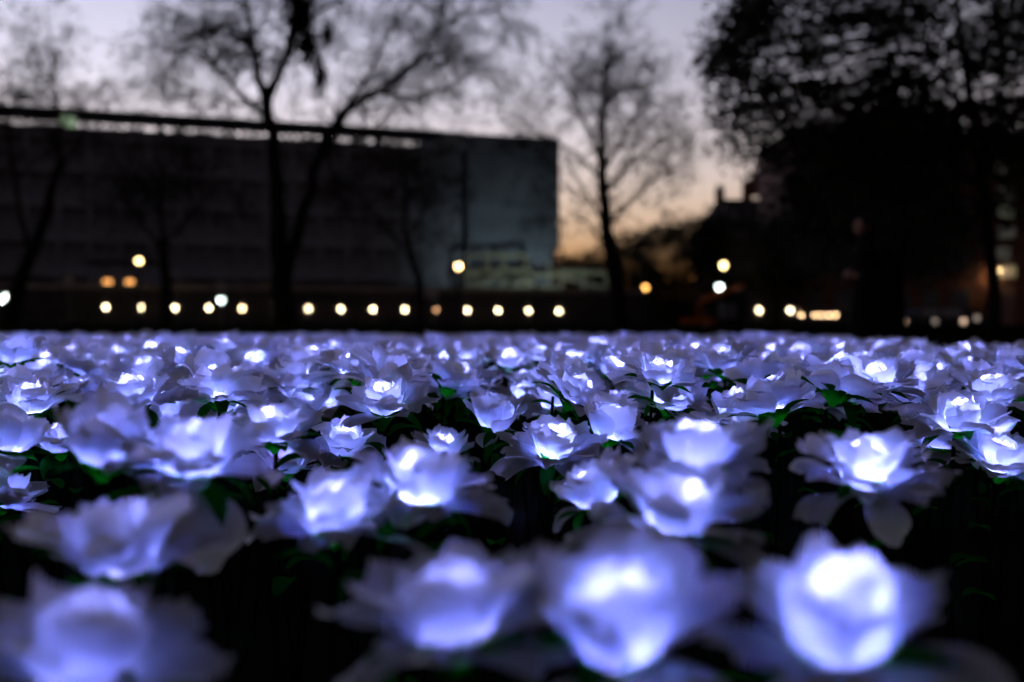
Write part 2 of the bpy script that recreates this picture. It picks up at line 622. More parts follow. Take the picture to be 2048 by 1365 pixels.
def flood(px, py, Y, mat, label, w=0.32, hh=0.30, post=True):
    q = P(px, py, Y)
    t = empty("floodlight", (q.x, Y, 0), 0, label, "floodlight")
    h = q.z
    MB().tube([(0, 0.1, 0), (0, 0.1, h)], 0.05, 8).build("post", M['black_metal'], t)
    MB().box((0, 0.08, h), (w + .12, 0.16, hh + .12)).build("housing", M['black_metal'], t)
    b = MB()
    b.lathe([(w / 2, 0), (w / 2 * .98, 0.03), (0.01, 0.04)], 14)
    l = b.build("lens", M[mat], t)
    l.location = (0, -0.005, h)
    l.rotation_euler = (R(90), 0, 0)
    b = MB()
    for s in (-1, 1):
        b.box((s * (w / 2 + .09), 0.1, h - .1), (0.03, 0.05, hh * .8))
    b.build("bracket", M['grey_metal'], t)
    return t


flood(442, 601, 58.5, 'flood_cool', "cool white floodlight above the hoarding lamps, left of big trunk")
flood(1439, 575, 58, 'flood_cool', "cool white floodlight directly below the brightest street lamp")
flood(2, 601, 58, 'flood_cool', "cut-off cool white floodlight at the left edge, lower one", .30)
flood(12, 595, 57, 'flood_cool', "cool white floodlight at the left edge, upper one", .30)
flood(1291, 576, 58, 'amber', "single amber lamp right of the slender tree trunk", 0.26, .24)
flood(16, 619, 57.5, 'bulk_dim', "dim yellowish lamp low at the left edge", .5)


def round_sign(px, py, Y, r, label, mat='sign_grey'):
    q = P(px, py, Y)
    t = empty("round_sign", (q.x, Y, 0), 0, label, "sign", "grey round signs by the road")
    MB().tube([(0, 0.05, 0), (0, 0.05, q.z + r)], 0.035, 8).build("post", M['grey_metal'], t)
    b = MB()
    b.lathe([(r, 0), (r, 0.03)], 18)
    d = b.build("disc", M[mat], t)
    d.location = (0, 0, q.z)
    d.rotation_euler = (R(90), 0, 0)


round_sign(442, 573, 57, 0.34, "grey round sign above the cool white floodlight")
round_sign(848, 585, 57, 0.32, "pale grey round sign left of the middle street lamp")
round_sign(866, 589, 57.4, 0.30, "dimmer round sign just right of the pale one")
round_sign(138, 560, 57, 0.26, "faint grey sign on a post left of the lit cabin")

# site cabin with two orange windows
cb = P(238, 568, 70)
cab = empty("site_cabin", (cb.x, 70, 0), 0, "dark site cabin with two glowing orange windows", "cabin")
MB().box((0, 1.3, 2.45), (4.4, 2.5, 4.9)).build("wall", M['concrete_dark'], cab)
MB().box((0, 1.3, 4.98), (4.7, 2.8, 0.16)).build("roof", M['black_metal'], cab)
for dx, wv in ((-.78, .62), (.76, .60)):
    fz = cb.z
    w = MB()
    for s in (-1, 1):
        w.box((dx + s * (wv / 2 + .04), 0, fz), (0.08, 0.12, .76))
        w.box((dx, 0, fz + s * .34), (wv, 0.12, 0.08))
    w = w.build("window", M['black_metal'], cab)
    MB().box((dx, 0.02, fz), (wv, 0.03, .60)).build("pane", M['win_orange'], w)

# ------------------------------------------------------------------ brick block on the right
Xr = P(1585, 650, 60).x
br = empty("brick_building", (Xr, 60, 0), 0, "tall brick building with pinkish side wall behind the dark right tree", "building")
MB().box((10.0, 4.0, 6.0), (20.0, 7.9, 12.0)).build("wall", M['brick'], br)
MB().box((-0.06, 4.0, 6.0), (0.1, 8.0, 12.0)).build("side_wall", M['pink_stucco'], br)
MB().box((9.95, 3.95, 12.12), (20.7, 8.5, 0.25)).build("cornice", M['slate'], br)
b = MB()
b.v += [Vector(v) for v in ((-.2, -.2, 12.25), (20.2, -.2, 12.25), (20.2, 8.1, 12.25), (-.2, 8.1, 12.25), (1.2, 3.95, 12.8), (18.8, 3.95, 12.8))]
for q in ((0, 1, 5, 4), (1, 2, 5), (2, 3, 4, 5), (3, 0, 4)):
    b.face(list(q))
b.build("roof", M['slate'], br)
for i in range(6):
    for k in range(4):
        X = 1.3 + i * 1.75
        Z = 1.9 + k * 2.75
        w = MB()
        for s in (-1, 1):
            w.box((X + s * .5, -.02, Z), (0.09, 0.14, 1.7))
            w.box((X, -.02, Z + s * .81), (0.92, 0.14, 0.08))
        w.box((X, -.03, Z), (0.92, 0.1, 0.06))
        w = w.build("window", M['grey_metal'], br)
        MB().box((X, 0.01, Z), (0.91, 0.03, 1.55)).build("pane", M['glass'], w)
for px, py, ww, hh, mt in ((2008, 337, 1.1, .8, 'win_pale2'), (2010, 388, 1.0, .8, 'win_pale2'), (2011, 424, 1.05, .62, 'win_pale'), (2014, 465, 1.0, .7, 'win_pale2'),
                           (2006, 506, .9, .75, 'win_pale2'), (2018, 543, .9, .75, 'win_pale2')):
    q = P(px, py, 59.9) - br.location
    w = MB()
    for s in (-1, 1):
        w.box((q.x + s * (ww / 2 + .04), -.04, q.z), (0.08, 0.16, hh + .16))
        w.box((q.x, -.04, q.z + s * (hh / 2 + .04)), (ww, 0.16, 0.08))
    w = w.build("window", M['grey_metal'], br)
    MB().box((q.x, -0.01, q.z), (ww, 0.03, hh)).build("pane", M[mt], w)
MB().box((P(2010, 650, 59.6).x - Xr, -0.15, 1.5), (1.3, 0.3, 3.0)).build("door_surround", M['pink_stucco'], br)
q = P(1998, 543, 59.3)
wlm = empty("wall_lantern", (q.x, 59.98, q.z), 0, "warm wall lantern low on the building at the right edge", "lamp")
MB().tube([(0, 0, -.3), (0, -.35, -.28)], .03, 6).build("bracket", M['black_metal'], wlm)
b = MB()
b.lathe([(0.10, -.26), (0.21, .12), (0.2, .14)], 10, (0, -.4, 0))
b.build("lantern_glass", mat_emit("wall_lantern_glow", (1.0, 0.66, 0.32), 16.0), wlm, True)
b = MB()
b.lathe([(0.24, .14), (0.08, .30), (0.02, .36)], 10, (0, -.4, 0))
b.build("lantern_cap", M['black_metal'], wlm)

# gabled house far behind with chimneys
gq = P(1486, 430, 96)
gh = empty("gabled_house", (gq.x, 96, 0), 0, "far dark house with dormer and chimneys under the pink wall", "house")
MB().box((0, 4, 5.0), (6.4, 7.8, 10.0)).build("wall", M['brick'], gh)
b = MB()
b.v += [Vector(v) for v in ((-3.4, -.2, 10), (3.4, -.2, 10), (3.4, 8.2, 10), (-3.4, 8.2, 10), (-1.6, 4, 13.2), (2.4, 4, 13.2))]
for qd in ((0, 1, 5, 4), (1, 2, 5), (2, 3, 4, 5), (3, 0, 4)):
    b.face(list(qd))
b.build("roof", M['slate'], gh)
for x_, h_ in ((-1.4, 14.3), (1.3, 14.9), (2.2, 15.9)):
    c = MB().box((x_, 4, h_ - 1.2), (0.8, 0.9, 2.4)).build("chimney", M['brick'], gh)
    for s in (-1, 1):
        MB().tube([(x_ + s * .2, 4, h_), (x_ + s * .2, 4, h_ + .4)], .11, 7).build("chimney_pot", M['slate'], c)
d = MB().box((-0.9, 0.6, 11.2), (1.7, 1.8, 1.9)).build("dormer", M['slate'], gh)
MB().box((-0.9, -0.32, 11.2), (1.1, 0.06, 1.2)).build("pane", M['glass'], d)
for i in range(3):
    for k in range(2):
        w = MB().box((-2 + i * 2, -.02 + 0.1, 4 + k * 3.2), (1.1, 0.1, 1.7)).build("window", M['grey_metal'], gh)
        MB().box((-2 + i * 2, 0.03, 4 + k * 3.2), (0.9, 0.04, 1.5)).build("pane", M['glass'], w)

# ------------------------------------------------------------------ small digger with an orange boom
eq = P(1452, 640, 56)
dg = empty("mini_digger", (eq.x, 56.2, 0.12), 0, "small dark digger with slanted orange boom below the floodlight", "digger")
for s in (-1, 1):
    b = MB()
    pts = []
    for a in range(12):
        t = 2 * math.pi * a / 12
        pts.append((0.75 * (1 if math.cos(t) > 0 else -1) * abs(math.cos(t)) ** .5, .2 + .2 * math.sin(t)))
    k0 = len(b.v)
    for yy in (-.17, .17):
        for (xx, zz) in pts:
            b.v.append(Vector((xx, s * .55 + yy, zz)))
    for a in range(12):
        a2 = (a + 1) % 12
        b.face([k0 + a, k0 + a2, k0 + 12 + a2, k0 + 12 + a])
    b.face([k0 + a for a in range(12)][::-1])
    b.face([k0 + 12 + a for a in range(12)])
    b.build("track", M['rubber'], dg)
MB().box((0.1, 0, .62), (1.5, 1.2, .42)).build("body", M['rubber'], dg)
cbm = MB()
for sx in (-.35, .45):
    for sy in (-.45, .45):
        cbm.box((sx + .15, sy, 1.3), (0.07, 0.07, 0.96))
cbm.box((.2, 0, 1.82), (1.1, 1.1, .09))
cbm.build("cab_frame", M['black_metal'], dg)
MB().box((.2, 0, 1.28), (0.84, .86, .86)).build("cab_glass", M['glass'], dg)
p0 = P(1488, 572, 55.6) - dg.location
p1 = P(1432, 592, 55.6) - dg.location
p2 = P(1398, 606, 55.6) - dg.location
MB().tube([p0, p1, p2], [.10, .16, .12], 6).build("boom", M['orange'], dg)
MB().tube([Vector((.6, -.3, .8)), p0], [.13, .09], 6).build("boom_mast", M['black_metal'], dg)
MB().tube([p2, p2 + Vector((-.1, 0, -1.1))], [.08, .06], 6).build("dipper_arm", M['orange'], dg)
b = MB()
b.lathe([(0.02, -.3), (.24, -.12), (.28, .1), (.25, .12)], 8, p2 + Vector((-.1, 0, -1.2)))
b.build("bucket", M['black_metal'], dg)
# orange and white barriers around it
for k, (px, yy) in enumerate(((1372, 53.5), (1395, 53.8), (1418, 54))):
    q = P(px, 650, yy)
    t = empty("road_barrier", (q.x, yy, .006), rnd.uniform(-.3, .3),
              ["leftmost", "middle", "rightmost"][k] + " low orange barrier left of the small digger", "barrier", "orange barriers by the digger")
    MB().box((0, 0, .82), (.62, .05, .26)).build("board", M['orange'], t)
    for s in (-1, 1):
        MB().box((s * .25, 0, .35), (.06, .05, .69)).build("leg", M['orange'], t)
        MB().box((s * .25, 0, .03), (.08, .5, .06)).build("foot", M['rubber'], t)

# ------------------------------------------------------------------ parked dark blue car
cq = P(1880, 650, 46.9)
car = empty("parked_car", (cq.x, 47.4, .006), 0, "dark blue parked car at right, half hidden behind hedge and trunk", "car")
prof = [(-2.1, .35), (-2.12, .62), (-2.0, .86), (-1.45, .93), (-.95, 1.38), (-.5, 1.45), (.6, 1.45), (1.1, 1.32), (1.65, .96), (2.05, .88), (2.12, .6), (2.08, .35)]


def extrude(b, prof, y0, y1, inset=0.0):
    k0 = len(b.v)
    n = len(prof)
    for yy in (y0, y1):
        for (xx, zz) in prof:
            b.v.append(Vector((xx, yy * (1 - (.18 if zz > 1.0 else 0)), zz)))
    for a in range(n):
        a2 = (a + 1) % n
        b.face([k0 + a, k0 + a2, k0 + n + a2, k0 + n + a])
    b.face([k0 + a for a in range(n)][::-1])
    b.face([k0 + n + a for a in range(n)])


b = MB()
extrude(b, prof, -.86, .86)
b.build("body", M['car_paint'], car)
for s in (-1, 1):
    for (u0, u1) in ((-1.15, -.15), (-.05, .95)):
        g = MB()
        y_ = s * .80
        yt = s * .735
        lo_ = u0 + (.0 if u0 > -1 else -.0)
        t0 = u0 + (.32 if u0 < -1 else 0)
        t1 = u1 - (.12 if u1 > .9 else 0)
        g.quad((u0, y_ + s * .07, .98), (u1, y_ + s * .07, .98), (t1, yt, 1.36), (t0, yt, 1.36))
        g.build("side_window", M['glass'], car)
    for wx in (-1.35, 1.35):
        w = MB()
        w.lathe([(.31, -.1), (.33, -.06), (.33, .06), (.31, .1)], 16)
        w = w.build("wheel", M['rubber'], car)
        w.location = (wx, s * .80, .33)
        w.rotation_euler = (R(90), 0, 0)
        rm = MB()
        rm.lathe([(.2, -.11), (.19, .11)], 12)
        rm.build("rim", M['grey_metal'], w)
    MB().box((-2.09, s * .6, .72), (.08, .34, .14)).build("headlight", M['sign_grey'], car)
    MB().box((2.09, s * .6, .76), (.08, .3, .14)).build("tail_light", M['orange'], car)

# low path bollards at right
for px, py, mt, lb in ((1808, 643, 'low_tan', "tan path bollard light just right of the dark figure"), (1870, 643, 'low_dim', "faintest path bollard light, between two tan ones"),
                       (1927, 643, 'low_tan', "tan path bollard light left of the thin right trunk"), (1954, 636, 'low_dim', "dim path light touching the thin right trunk")):
    q = P(px, py, 38)
    t = empty("bollard_light", (q.x, 38, 0), 0, lb, "bollard", "low path lights at right")
    b = MB()
    b.lathe([(.07, 0), (.07, q.z - .1)], 10)
    b.build("post", M['black_metal'], t)
    b = MB()
    b.lathe([(.085, q.z - .1), (.085, q.z + .08)], 12)
    b.build("lens", M[mt], t, True)
    b = MB()
    b.lathe([(.10, q.z + .08), (.09, q.z + .13), (.01, q.z + .15)], 10)
    b.build("cap", M['black_metal'], t)

# ------------------------------------------------------------------ low hedge along the lawn
hd = empty("hedge", (0, 22, 0), 0, "low dark clipped hedge running behind the rose field", "hedge")
b = MB()
b.box((0, 0, .29), (30, .55, .56))
b.build("hedge_core", M['hedge'], hd)
b = MB()
rh = random.Random(3)
for i in range(9000):
    x = rh.uniform(-15, 15)
    y = rh.choice((-.3, .3)) + rh.uniform(-.06, .06) if rh.random() < .5 else rh.uniform(-.3, .3)
    z = rh.uniform(.05, .6) if abs(y) > .2 else .57 + rh.uniform(-.02, .07)
    d = Vector((rh.gauss(0, 1), rh.gauss(-.2, 1), rh.gauss(.5, .7)))
    b.leaf(Vector((x, y, z)), d, .018, .06, Vector((rh.gauss(0, 1), rh.gauss(0, 1), 1)))
o = b.build("foliage", M['hedge'], hd)
o["kind"] = "stuff"

# ================================================================== trees
def grow(b, lv, p, d, L, r, depth, rg, droop, tips):
    """a twiggy branch: bends, tapers, forks"""
    ns = 3 if depth > 0 else 2
    pts = [p.copy()]
    rs = [r]
    for i in range(ns):
        d = (d + Vector((rg.gauss(0, .22), rg.gauss(0, .22), rg.gauss(0, .18) - droop * (1.0 if depth < 2 else .3)))).normalized()
        pts.append(pts[-1] + d * (L / ns))
        rs.append(r * (1 - .55 * (i + 1) / ns))
    b.tube(pts, rs, 5 if r > .03 else 3, cap=False)
    if depth <= 0:
        tips.append((pts[-1], d))
        return
    nk = rg.choice((2, 3, 3)) if depth > 1 else rg.choice((3, 4, 4))
    for k in range(nk):
        t = rg.uniform(.3, 1.0) if k else 1.0
        i = min(ns - 1, int(t * ns))
        q = pts[i].lerp(pts[i + 1], min(1, t * ns - i)) if t < 1 else pts[-1]
        ax = Vector((rg.gauss(0, 1), rg.gauss(0, 1), rg.gauss(0, 1))).normalized()
        nd = (d + ax * rg.uniform(.45, .95)).normalized()
        grow(b, lv, q, nd, L * rg.uniform(.55, .8), max(r * .5, .0075), depth - 1, rg, droop, tips)


def limb_pts(spec, Y, rg, wob=.05):
    out = []
    for (px, py, r, dy) in spec:
        q = P(px, py, Y)
        out.append((Vector((q.x, Y + dy, max(q.z, 0) if py < 658 else 0.0)), r))
    # subdivide with wobble
    res = [out[0]]
    for (a, ra), (c, rc) in zip(out, out[1:]):
        for k in (1, 2, 3):
            t = k / 3
            w = Vector((rg.gauss(0, wob), rg.gauss(0, wob), 0)) if k < 3 else Vector((0, 0, 0))
            res.append((a.lerp(c, t) + w, ra + (rc - ra) * t))
    return res


def bare_tree(name, label, base, Y, trunk, limbs, seed, spawn, L0, depth, droop=.12, leaves=0, leafmat='leaf_dry', lsize=.05):
    rg = random.Random(seed)
    t = empty(name, (P(base, 650, Y).x, Y, 0), 0, label, "tree", "trees around the square")
    org = t.location.copy()
    b = MB()
    pts = limb_pts(trunk, Y, rg, .03)
    b.tube([p for p, r in pts], [r for p, r in pts], 9)
    rootp, rootr = pts[0]
    for k in range(5):
        a = k * 1.26 + rg.uniform(-.3, .3)
        e = rootp + Vector((math.cos(a), math.sin(a), 0)) * rootr * 2.0
        b.tube([rootp + Vector((0, 0, .5)), rootp.lerp(e, .45) + Vector((0, 0, .14)), e - Vector((0, 0, .03))], [rootr * .6, rootr * .4, rootr * .12], 6)
    b.v = [v - org for v in b.v]
    b.build("trunk", M['bark'], t, True)
    tw = MB()
    tips = []
    for spec, n0 in limbs:
        lp = limb_pts(spec, Y, rg)
        lb = MB()
        lb.tube([p for p, r in lp], [r for p, r in lp], 7)
        lb.v = [v - org for v in lb.v]
        lb.build("limb", M['bark'], t, True)
        m = len(lp)
        for k in range(int(n0 * 1.5)):
            f = rg.uniform(.25, 1.0)
            i = min(m - 2, int(f * (m - 1)))
            p = lp[i][0].lerp(lp[i + 1][0], f * (m - 1) - i if f < 1 else 1)
            r = lp[i][1]
            td = (lp[i + 1][0] - lp[i][0]).normalized()
            ax = Vector((rg.gauss(0, 1), rg.gauss(0, .8), rg.gauss(.15, .8))).normalized()
            d = (td * .5 + ax).normalized()
            grow(tw, None, p, d, L0 * rg.uniform(.6, 1.2), max(.012, r * .35), depth, rg, droop, tips)
    tw.v = [v - org for v in tw.v]
    o = tw.build("twigs", M['twig'], t)
    if leaves:
        lv = MB()
        for k in range(leaves):
            p, d = rg.choice(tips)
            c = p + Vector((rg.gauss(0, .10), rg.gauss(0, .10), rg.gauss(-.03, .10))) - org
            dd = Vector((rg.gauss(0, 1), rg.gauss(0, 1), rg.gauss(-.6, .8)))
            lv.leaf(c, dd, lsize * rg.uniform(.3, .6), lsize * rg.uniform(.8, 1.6), Vector((rg.gauss(0, 1), rg.gauss(0, 1), rg.gauss(0, 1))))
        o = lv.build("foliage", M[leafmat], t)
        o["kind"] = "stuff"
    return t


# the big bare tree
tb = bare_tree("bare_tree", "big spreading bare tree left of centre with forked dark trunk", 568, 25,
          [(572, 662, .36, 0), (566, 600, .30, 0), (562, 520, .25, 0), (553, 400, .19, 0), (546, 300, .165, 0), (533, 205, .145, 0)],
          [([(533, 205, .13, 0), (510, 130, .10, .2), (495, 50, .08, .3), (480, -70, .05, .4)], 26),
           ([(536, 215, .11, 0), (565, 150, .10, -.3), (598, 70, .08, -.4), (612, -50, .05, -.5)], 24),
           ([(568, 570, .20, 0), (600, 420, .16, .3), (636, 300, .135, .4), (682, 212, .12, .5), (760, 172, .09, .5), (822, 120, .07, .4), (875, 50, .04, .3), (900, -40, .025, .2)], 34),
           ([(682, 212, .07, .5), (740, 150, .05, 0), (790, 60, .04, -.4), (830, -40, .03, -.5)], 20),
           ([(760, 172, .06, .5), (830, 185, .045, .8), (900, 150, .03, 1.0), (945, 120, .02, 1.0)], 18),
           ([(640, 295, .06, .4), (720, 285, .035, 0), (780, 230, .025, -.4)], 7),
           ([(538, 240, .08, 0), (470, 170, .06, -.4), (410, 110, .045, -.6), (350, 120, .03, -.8)], 22),
           ([(500, 70, .05, .3), (430, 40, .04, .6), (360, 60, .03, .8)], 16),
           ([(530, 200, .05, .2), (460, 200, .035, .5), (380, 170, .025, .7), (330, 190, .018, .7)], 14),
           ([(600, 60, .05, -.4), (690, 0, .04, -.2), (760, -50, .03, 0)], 18),
           ([(822, 120, .05, .4), (890, 95, .035, .2), (950, 130, .02, 0)], 14),
           ([(875, 50, .04, .3), (930, 10, .03, .5), (985, 10, .02, .6)], 12)],
          11, None, 0.95, 3, .13, leaves=6500, lsize=.06)
# dense dark clump of old leaves hanging in it
b = MB()
rg = random.Random(8)
org = tb.location
for (px, py, sx, sz, n) in ((600, 25, .34, .75, 1500), (618, 90, .22, .42, 600), (640, 150, .16, .55, 420), (655, 70, .15, .3, 260)):
    c = P(px, py, 24.4)
    for k in range(n):
        q = c + Vector((rg.gauss(0, sx * .5), rg.gauss(0, sx * .5), rg.gauss(0, sz * .5))) - org
        b.leaf(q, Vector((rg.gauss(0, 1), rg.gauss(0, 1), rg.gauss(-.6, 1))), .035, .11, Vector((rg.gauss(0, 1), rg.gauss(0, 1), 1)))
o = b.build("leaf_clump", M['leaf_dry'], tb)
o["kind"] = "stuff"

# slender tree right of centre
bare_tree("bare_tree", "slender half-bare tree right of the sheeted building end", 1238, 30,
          [(1246, 662, .34, 0), (1236, 580, .27, 0), (1216, 480, .20, 0), (1206, 380, .16, 0), (1204, 300, .13, 0)],
          [([(1204, 300, .12, 0), (1206, 220, .09, 0), (1214, 140, .06, 0), (1216, 40, .02, 0)], 30),
           ([(1205, 320, .07, 0), (1180, 260, .05, .3), (1150, 190, .03, .4), (1130, 160, .02, .4)], 14),
           ([(1206, 340, .07, 0), (1250, 270, .05, -.3), (1285, 200, .035, -.4), (1300, 140, .02, -.4)], 16),
           ([(1208, 390, .07, 0), (1255, 330, .05, .4), (1310, 280, .03, .5), (1350, 270, .02, .5)], 15),
           ([(1212, 450, .06, 0), (1170, 390, .04, -.3), (1130, 320, .03, -.4)], 11),
           ([(1214, 460, .07, 0), (1265, 400, .05, .4), (1320, 350, .03, .5), (1370, 330, .02, .5)], 16),
           ([(1207, 360, .06, 0), (1150, 300, .04, .4), (1080, 260, .025, .5), (1040, 235, .015, .5)], 10),
           ([(1222, 505, .06, 0), (1180, 460, .04, -.4), (1145, 430, .03, -.5)], 8)],
          21, None, 0.85, 3, .04, leaves=5500, lsize=.075)

# tree at the left edge, its crown rises above the roof
bare_tree("bare_tree", "thin leaning bare tree at the left edge rising above the roof", 20, 38,
          [(10, 662, .36, 0), (40, 560, .27, 0), (85, 450, .21, 0), (112, 350, .16, 0)],
          [([(112, 350, .13, 0), (118, 250, .09, 0), (108, 160, .06, 0), (100, 55, .02, 0)], 22),
           ([(60, 510, .12, 0), (25, 390, .09, .4), (5, 250, .06, .5), (10, 110, .02, .5)], 16),
           ([(108, 365, .08, 0), (165, 290, .05, -.4), (205, 220, .03, -.5), (215, 160, .015, -.5)], 12),
           ([(112, 300, .06, 0), (70, 220, .04, .4), (50, 140, .02, .5)], 10)],
          31, None, 1.05, 3, .03, leaves=4000, lsize=.09)

# tree in front of the office, behind the big trunk
bare_tree("bare_tree", "dark leafless tree in front of the office facade, between trunk and sheeting", 842, 46,
          [(842, 662, .22, 0), (838, 560, .18, 0), (812, 470, .15, 0)],
          [([(808, 470, .12, 0), (812, 400, .08, 0), (805, 330, .03, 0)], 16),
           ([(806, 490, .09, 0), (850, 420, .06, 0), (885, 370, .02, 0)], 13),
           ([(804, 500, .09, 0), (750, 430, .06, 0), (715, 380, .02, 0)], 13)],
          41, None, 1.3, 3, .02, leaves=2600, leafmat='leaf_dark', lsize=.12)
bare_tree("bare_tree", "dark leafless tree in front of the office, left of the big tree", 330, 46,
          [(330, 662, .30, 0), (332, 560, .24, 0), (326, 470, .18, 0)],
          [([(326, 470, .12, 0), (320, 400, .08, 0), (325, 320, .03, 0)], 16),
           ([(328, 490, .09, 0), (380, 430, .06, 0), (425, 370, .02, 0)], 13),
           ([(328, 500, .09, 0), (270, 430, .06, 0), (235, 370, .02, 0)], 13)],
          43, None, 1.3, 3, .02, leaves=2600, leafmat='leaf_dark', lsize=.12)


def leafy_tree(label, base, Y, trunk, limbs, clumps, seed, nleaf, crad, lsize, mat='leaf_dark'):
    rg = random.Random(seed)
    t = empty("leafy_tree", (P(base, 650, Y).x, Y, 0), 0, label, "tree", "trees around the square")
    org = t.location.copy()
    b = MB()
    pts = limb_pts(trunk, Y, rg, .02)
    b.tube([p - org for p, r in pts], [r for p, r in pts], 9)
    b.build("trunk", M['bark'], t, True)
    for spec in limbs:
        lp = limb_pts(spec, Y, rg)
        b = MB()
        b.tube([p - org for p, r in lp], [r for p, r in lp], 6)
        b.build("limb", M['bark'], t, True)
    lv = MB()
    tw = MB()
    for (c, s) in clumps:
        for k in range(int(nleaf * s)):
            q = Vector((rg.gauss(0, 1), rg.gauss(0, 1), rg.gauss(0, .75)))
            q = c + q * crad * s * .55 - org
            lv.leaf(q, Vector((rg.gauss(0, 1), rg.gauss(0, 1), rg.gauss(-.4, .8))), lsize * .33 * rg.uniform(.7, 1.2), lsize * rg.uniform(.7, 1.3), Vector((rg.gauss(0, 1), rg.gauss(0, 1), rg.gauss(0, 1))))
        # a twig carrying the clump
        pp = min((p for p, r in pts[-6:]), key=lambda p: (p - c).length)
        m = c.lerp(pp, .35) + Vector((rg.gauss(0, .1), rg.gauss(0, .1), -.1))
        tw.tube([c - org, m - org, c.lerp(pp, .7) - org], [.01, .02, .03], 4)
    tw.build("twigs", M['twig'], t)
    o = lv.build("crown", M[mat], t)
    o["kind"] = "stuff"
    return t


# the leafy tree at the right: clumps inside an uneven outline
rg = random.Random(77)


def edge_x(y):
    for (y0, x0), (y1, x1) in zip(EDGE, EDGE[1:]):
        if y0 <= y <= y1:
            return x0 + (x1 - x0) * (y - y0) / (y1 - y0)
    return 9999


EDGE = [(-260, 1560), (-80, 1500), (0, 1490), (60, 1440), (100, 1418), (160, 1445), (220, 1452), (270, 1490), (330, 1545), (400, 1590), (450, 1640), (470, 1800)]
cl = []
for k in range(380):
    y = rg.uniform(-230, 455)
    ex = edge_x(y)
    x = rg.uniform(ex + 22, 2230)
    if rg.random() < .22:
        x = ex + rg.uniform(18, 60)
    # gaps where the sky shows
    if any(((x - gx) / gw) ** 2 + ((y - gy) / gh) ** 2 < 1 for gx, gy, gw, gh in ((1700, 170, 40, 45), (1895, 235, 42, 30), (1930, 90, 30, 36), (2035, 265, 30, 30), (1800, 90, 24, 30), (1960, 20, 28, 28), (1560, 250, 26, 26))):
        continue
    cl.append((P(x, y, 20) + Vector((0, rg.uniform(-2.2, 2.2), 0)), rg.uniform(.7, 1.3)))
for k in range(80):
    x, y = rg.uniform(1540, 2120), rg.uniform(110, 330)
    if x < edge_x(y) + 25 or any(((x - gx) / gw) ** 2 + ((y - gy) / gh) ** 2 < 1 for gx, gy, gw, gh in ((1700, 170, 40, 45), (1895, 235, 42, 30), (2035, 265, 30, 30))):
        continue
    cl.append((P(x, y, 20) + Vector((0, rg.uniform(-2.2, 2.2), 0)), rg.uniform(.7, 1.3)))
leafy_tree("big dark leafy tree filling the upper right corner, thin trunk at right", 1985, 20,
           [(1990, 662, .15, 0), (1982, 520, .125, 0), (1966, 380, .11, 0), (1948, 240, .10, 0), (1925, 100, .08, 0), (1905, -60, .05, 0)],
           [[(1966, 380, .06, 0), (1890, 300, .05, .6), (1790, 220, .04, 1.0), (1690, 130, .025, 1.2)],
            [(1950, 260, .06, 0), (1850, 150, .045, -.6), (1740, 60, .03, -1.0), (1600, 20, .02, -1.2)],
            [(1790, 220, .04, 1.0), (1660, 230, .03, .8), (1540, 190, .018, .6)],
            [(1960, 330, .05, 0), (2040, 220, .04, .3), (2120, 120, .03, .4)],
            [(1690, 300, .03, .6), (1590, 330, .02, .4), (1520, 300, .01, .3)],
            [(1925, 110, .05, 0), (1840, 0, .03, .5), (1760, -90, .02, .8)]],
           cl, 78, 72, .52, .14)
# dark evergreen behind the standing figure
cl = []
for k in range(170):
    y = rg.uniform(255, 545)
    hw = 140 * min(1.0, .25 + (y - 260) / 200.0) if y < 540 else 85
    x = (1745 if y < 520 else 1765) + rg.uniform(-hw, hw) * (1 if rg.random() < .6 else .9)
    cl.append((P(x, y, 30) + Vector((0, rg.uniform(-1.8, 1.8), 0)), rg.uniform(.8, 1.3)))
leafy_tree("dense dark evergreen tree behind the standing figure", 1740, 30,
           [(1742, 662, .3, 0), (1740, 500, .22, 0), (1740, 300, .1, 0)],
           [], cl, 79, 120, .8, .17, 'evergreen')
# rounded trees far behind at centre right
for k, (px, top, hw, Y, lb) in enumerate(((1165, 492, 55, 92, "far low dark tree just right of the scaffold"), (1262, 462, 60, 90, "far dark tree directly behind the slender trunk"),
                                          (1345, 440, 62, 88, "far dark rounded tree above the amber lamp"), (1425, 424, 52, 86, "far dark tree above the brightest street lamp"),
                                          (1500, 430, 60, 84, "far dark tree below the gabled house"), (1548, 440, 36, 58, "dark tree in front of the pinkish wall"))):
    cl = []
    for j in range(70):
        y = rg.uniform(top + 14, 648 if Y > 60 else 575)
        u = min(1.0, math.sqrt(max(0, (y - top) / 70)))
        x = px + rg.uniform(-hw, hw) * u
        cl.append((P(x, y, Y) + Vector((0, rg.uniform(-1.6, 1.6), 0)), rg.uniform(.8, 1.2)))
    leafy_tree(lb, px, Y, [(px, 662, .3, 0), (px + 4, 580, .22, 0), (px, top + 40, .06, 0)], [], cl, 90 + k, 75, 1.15, .38)

# ================================================================== the roses
NU, NV = 8, 8


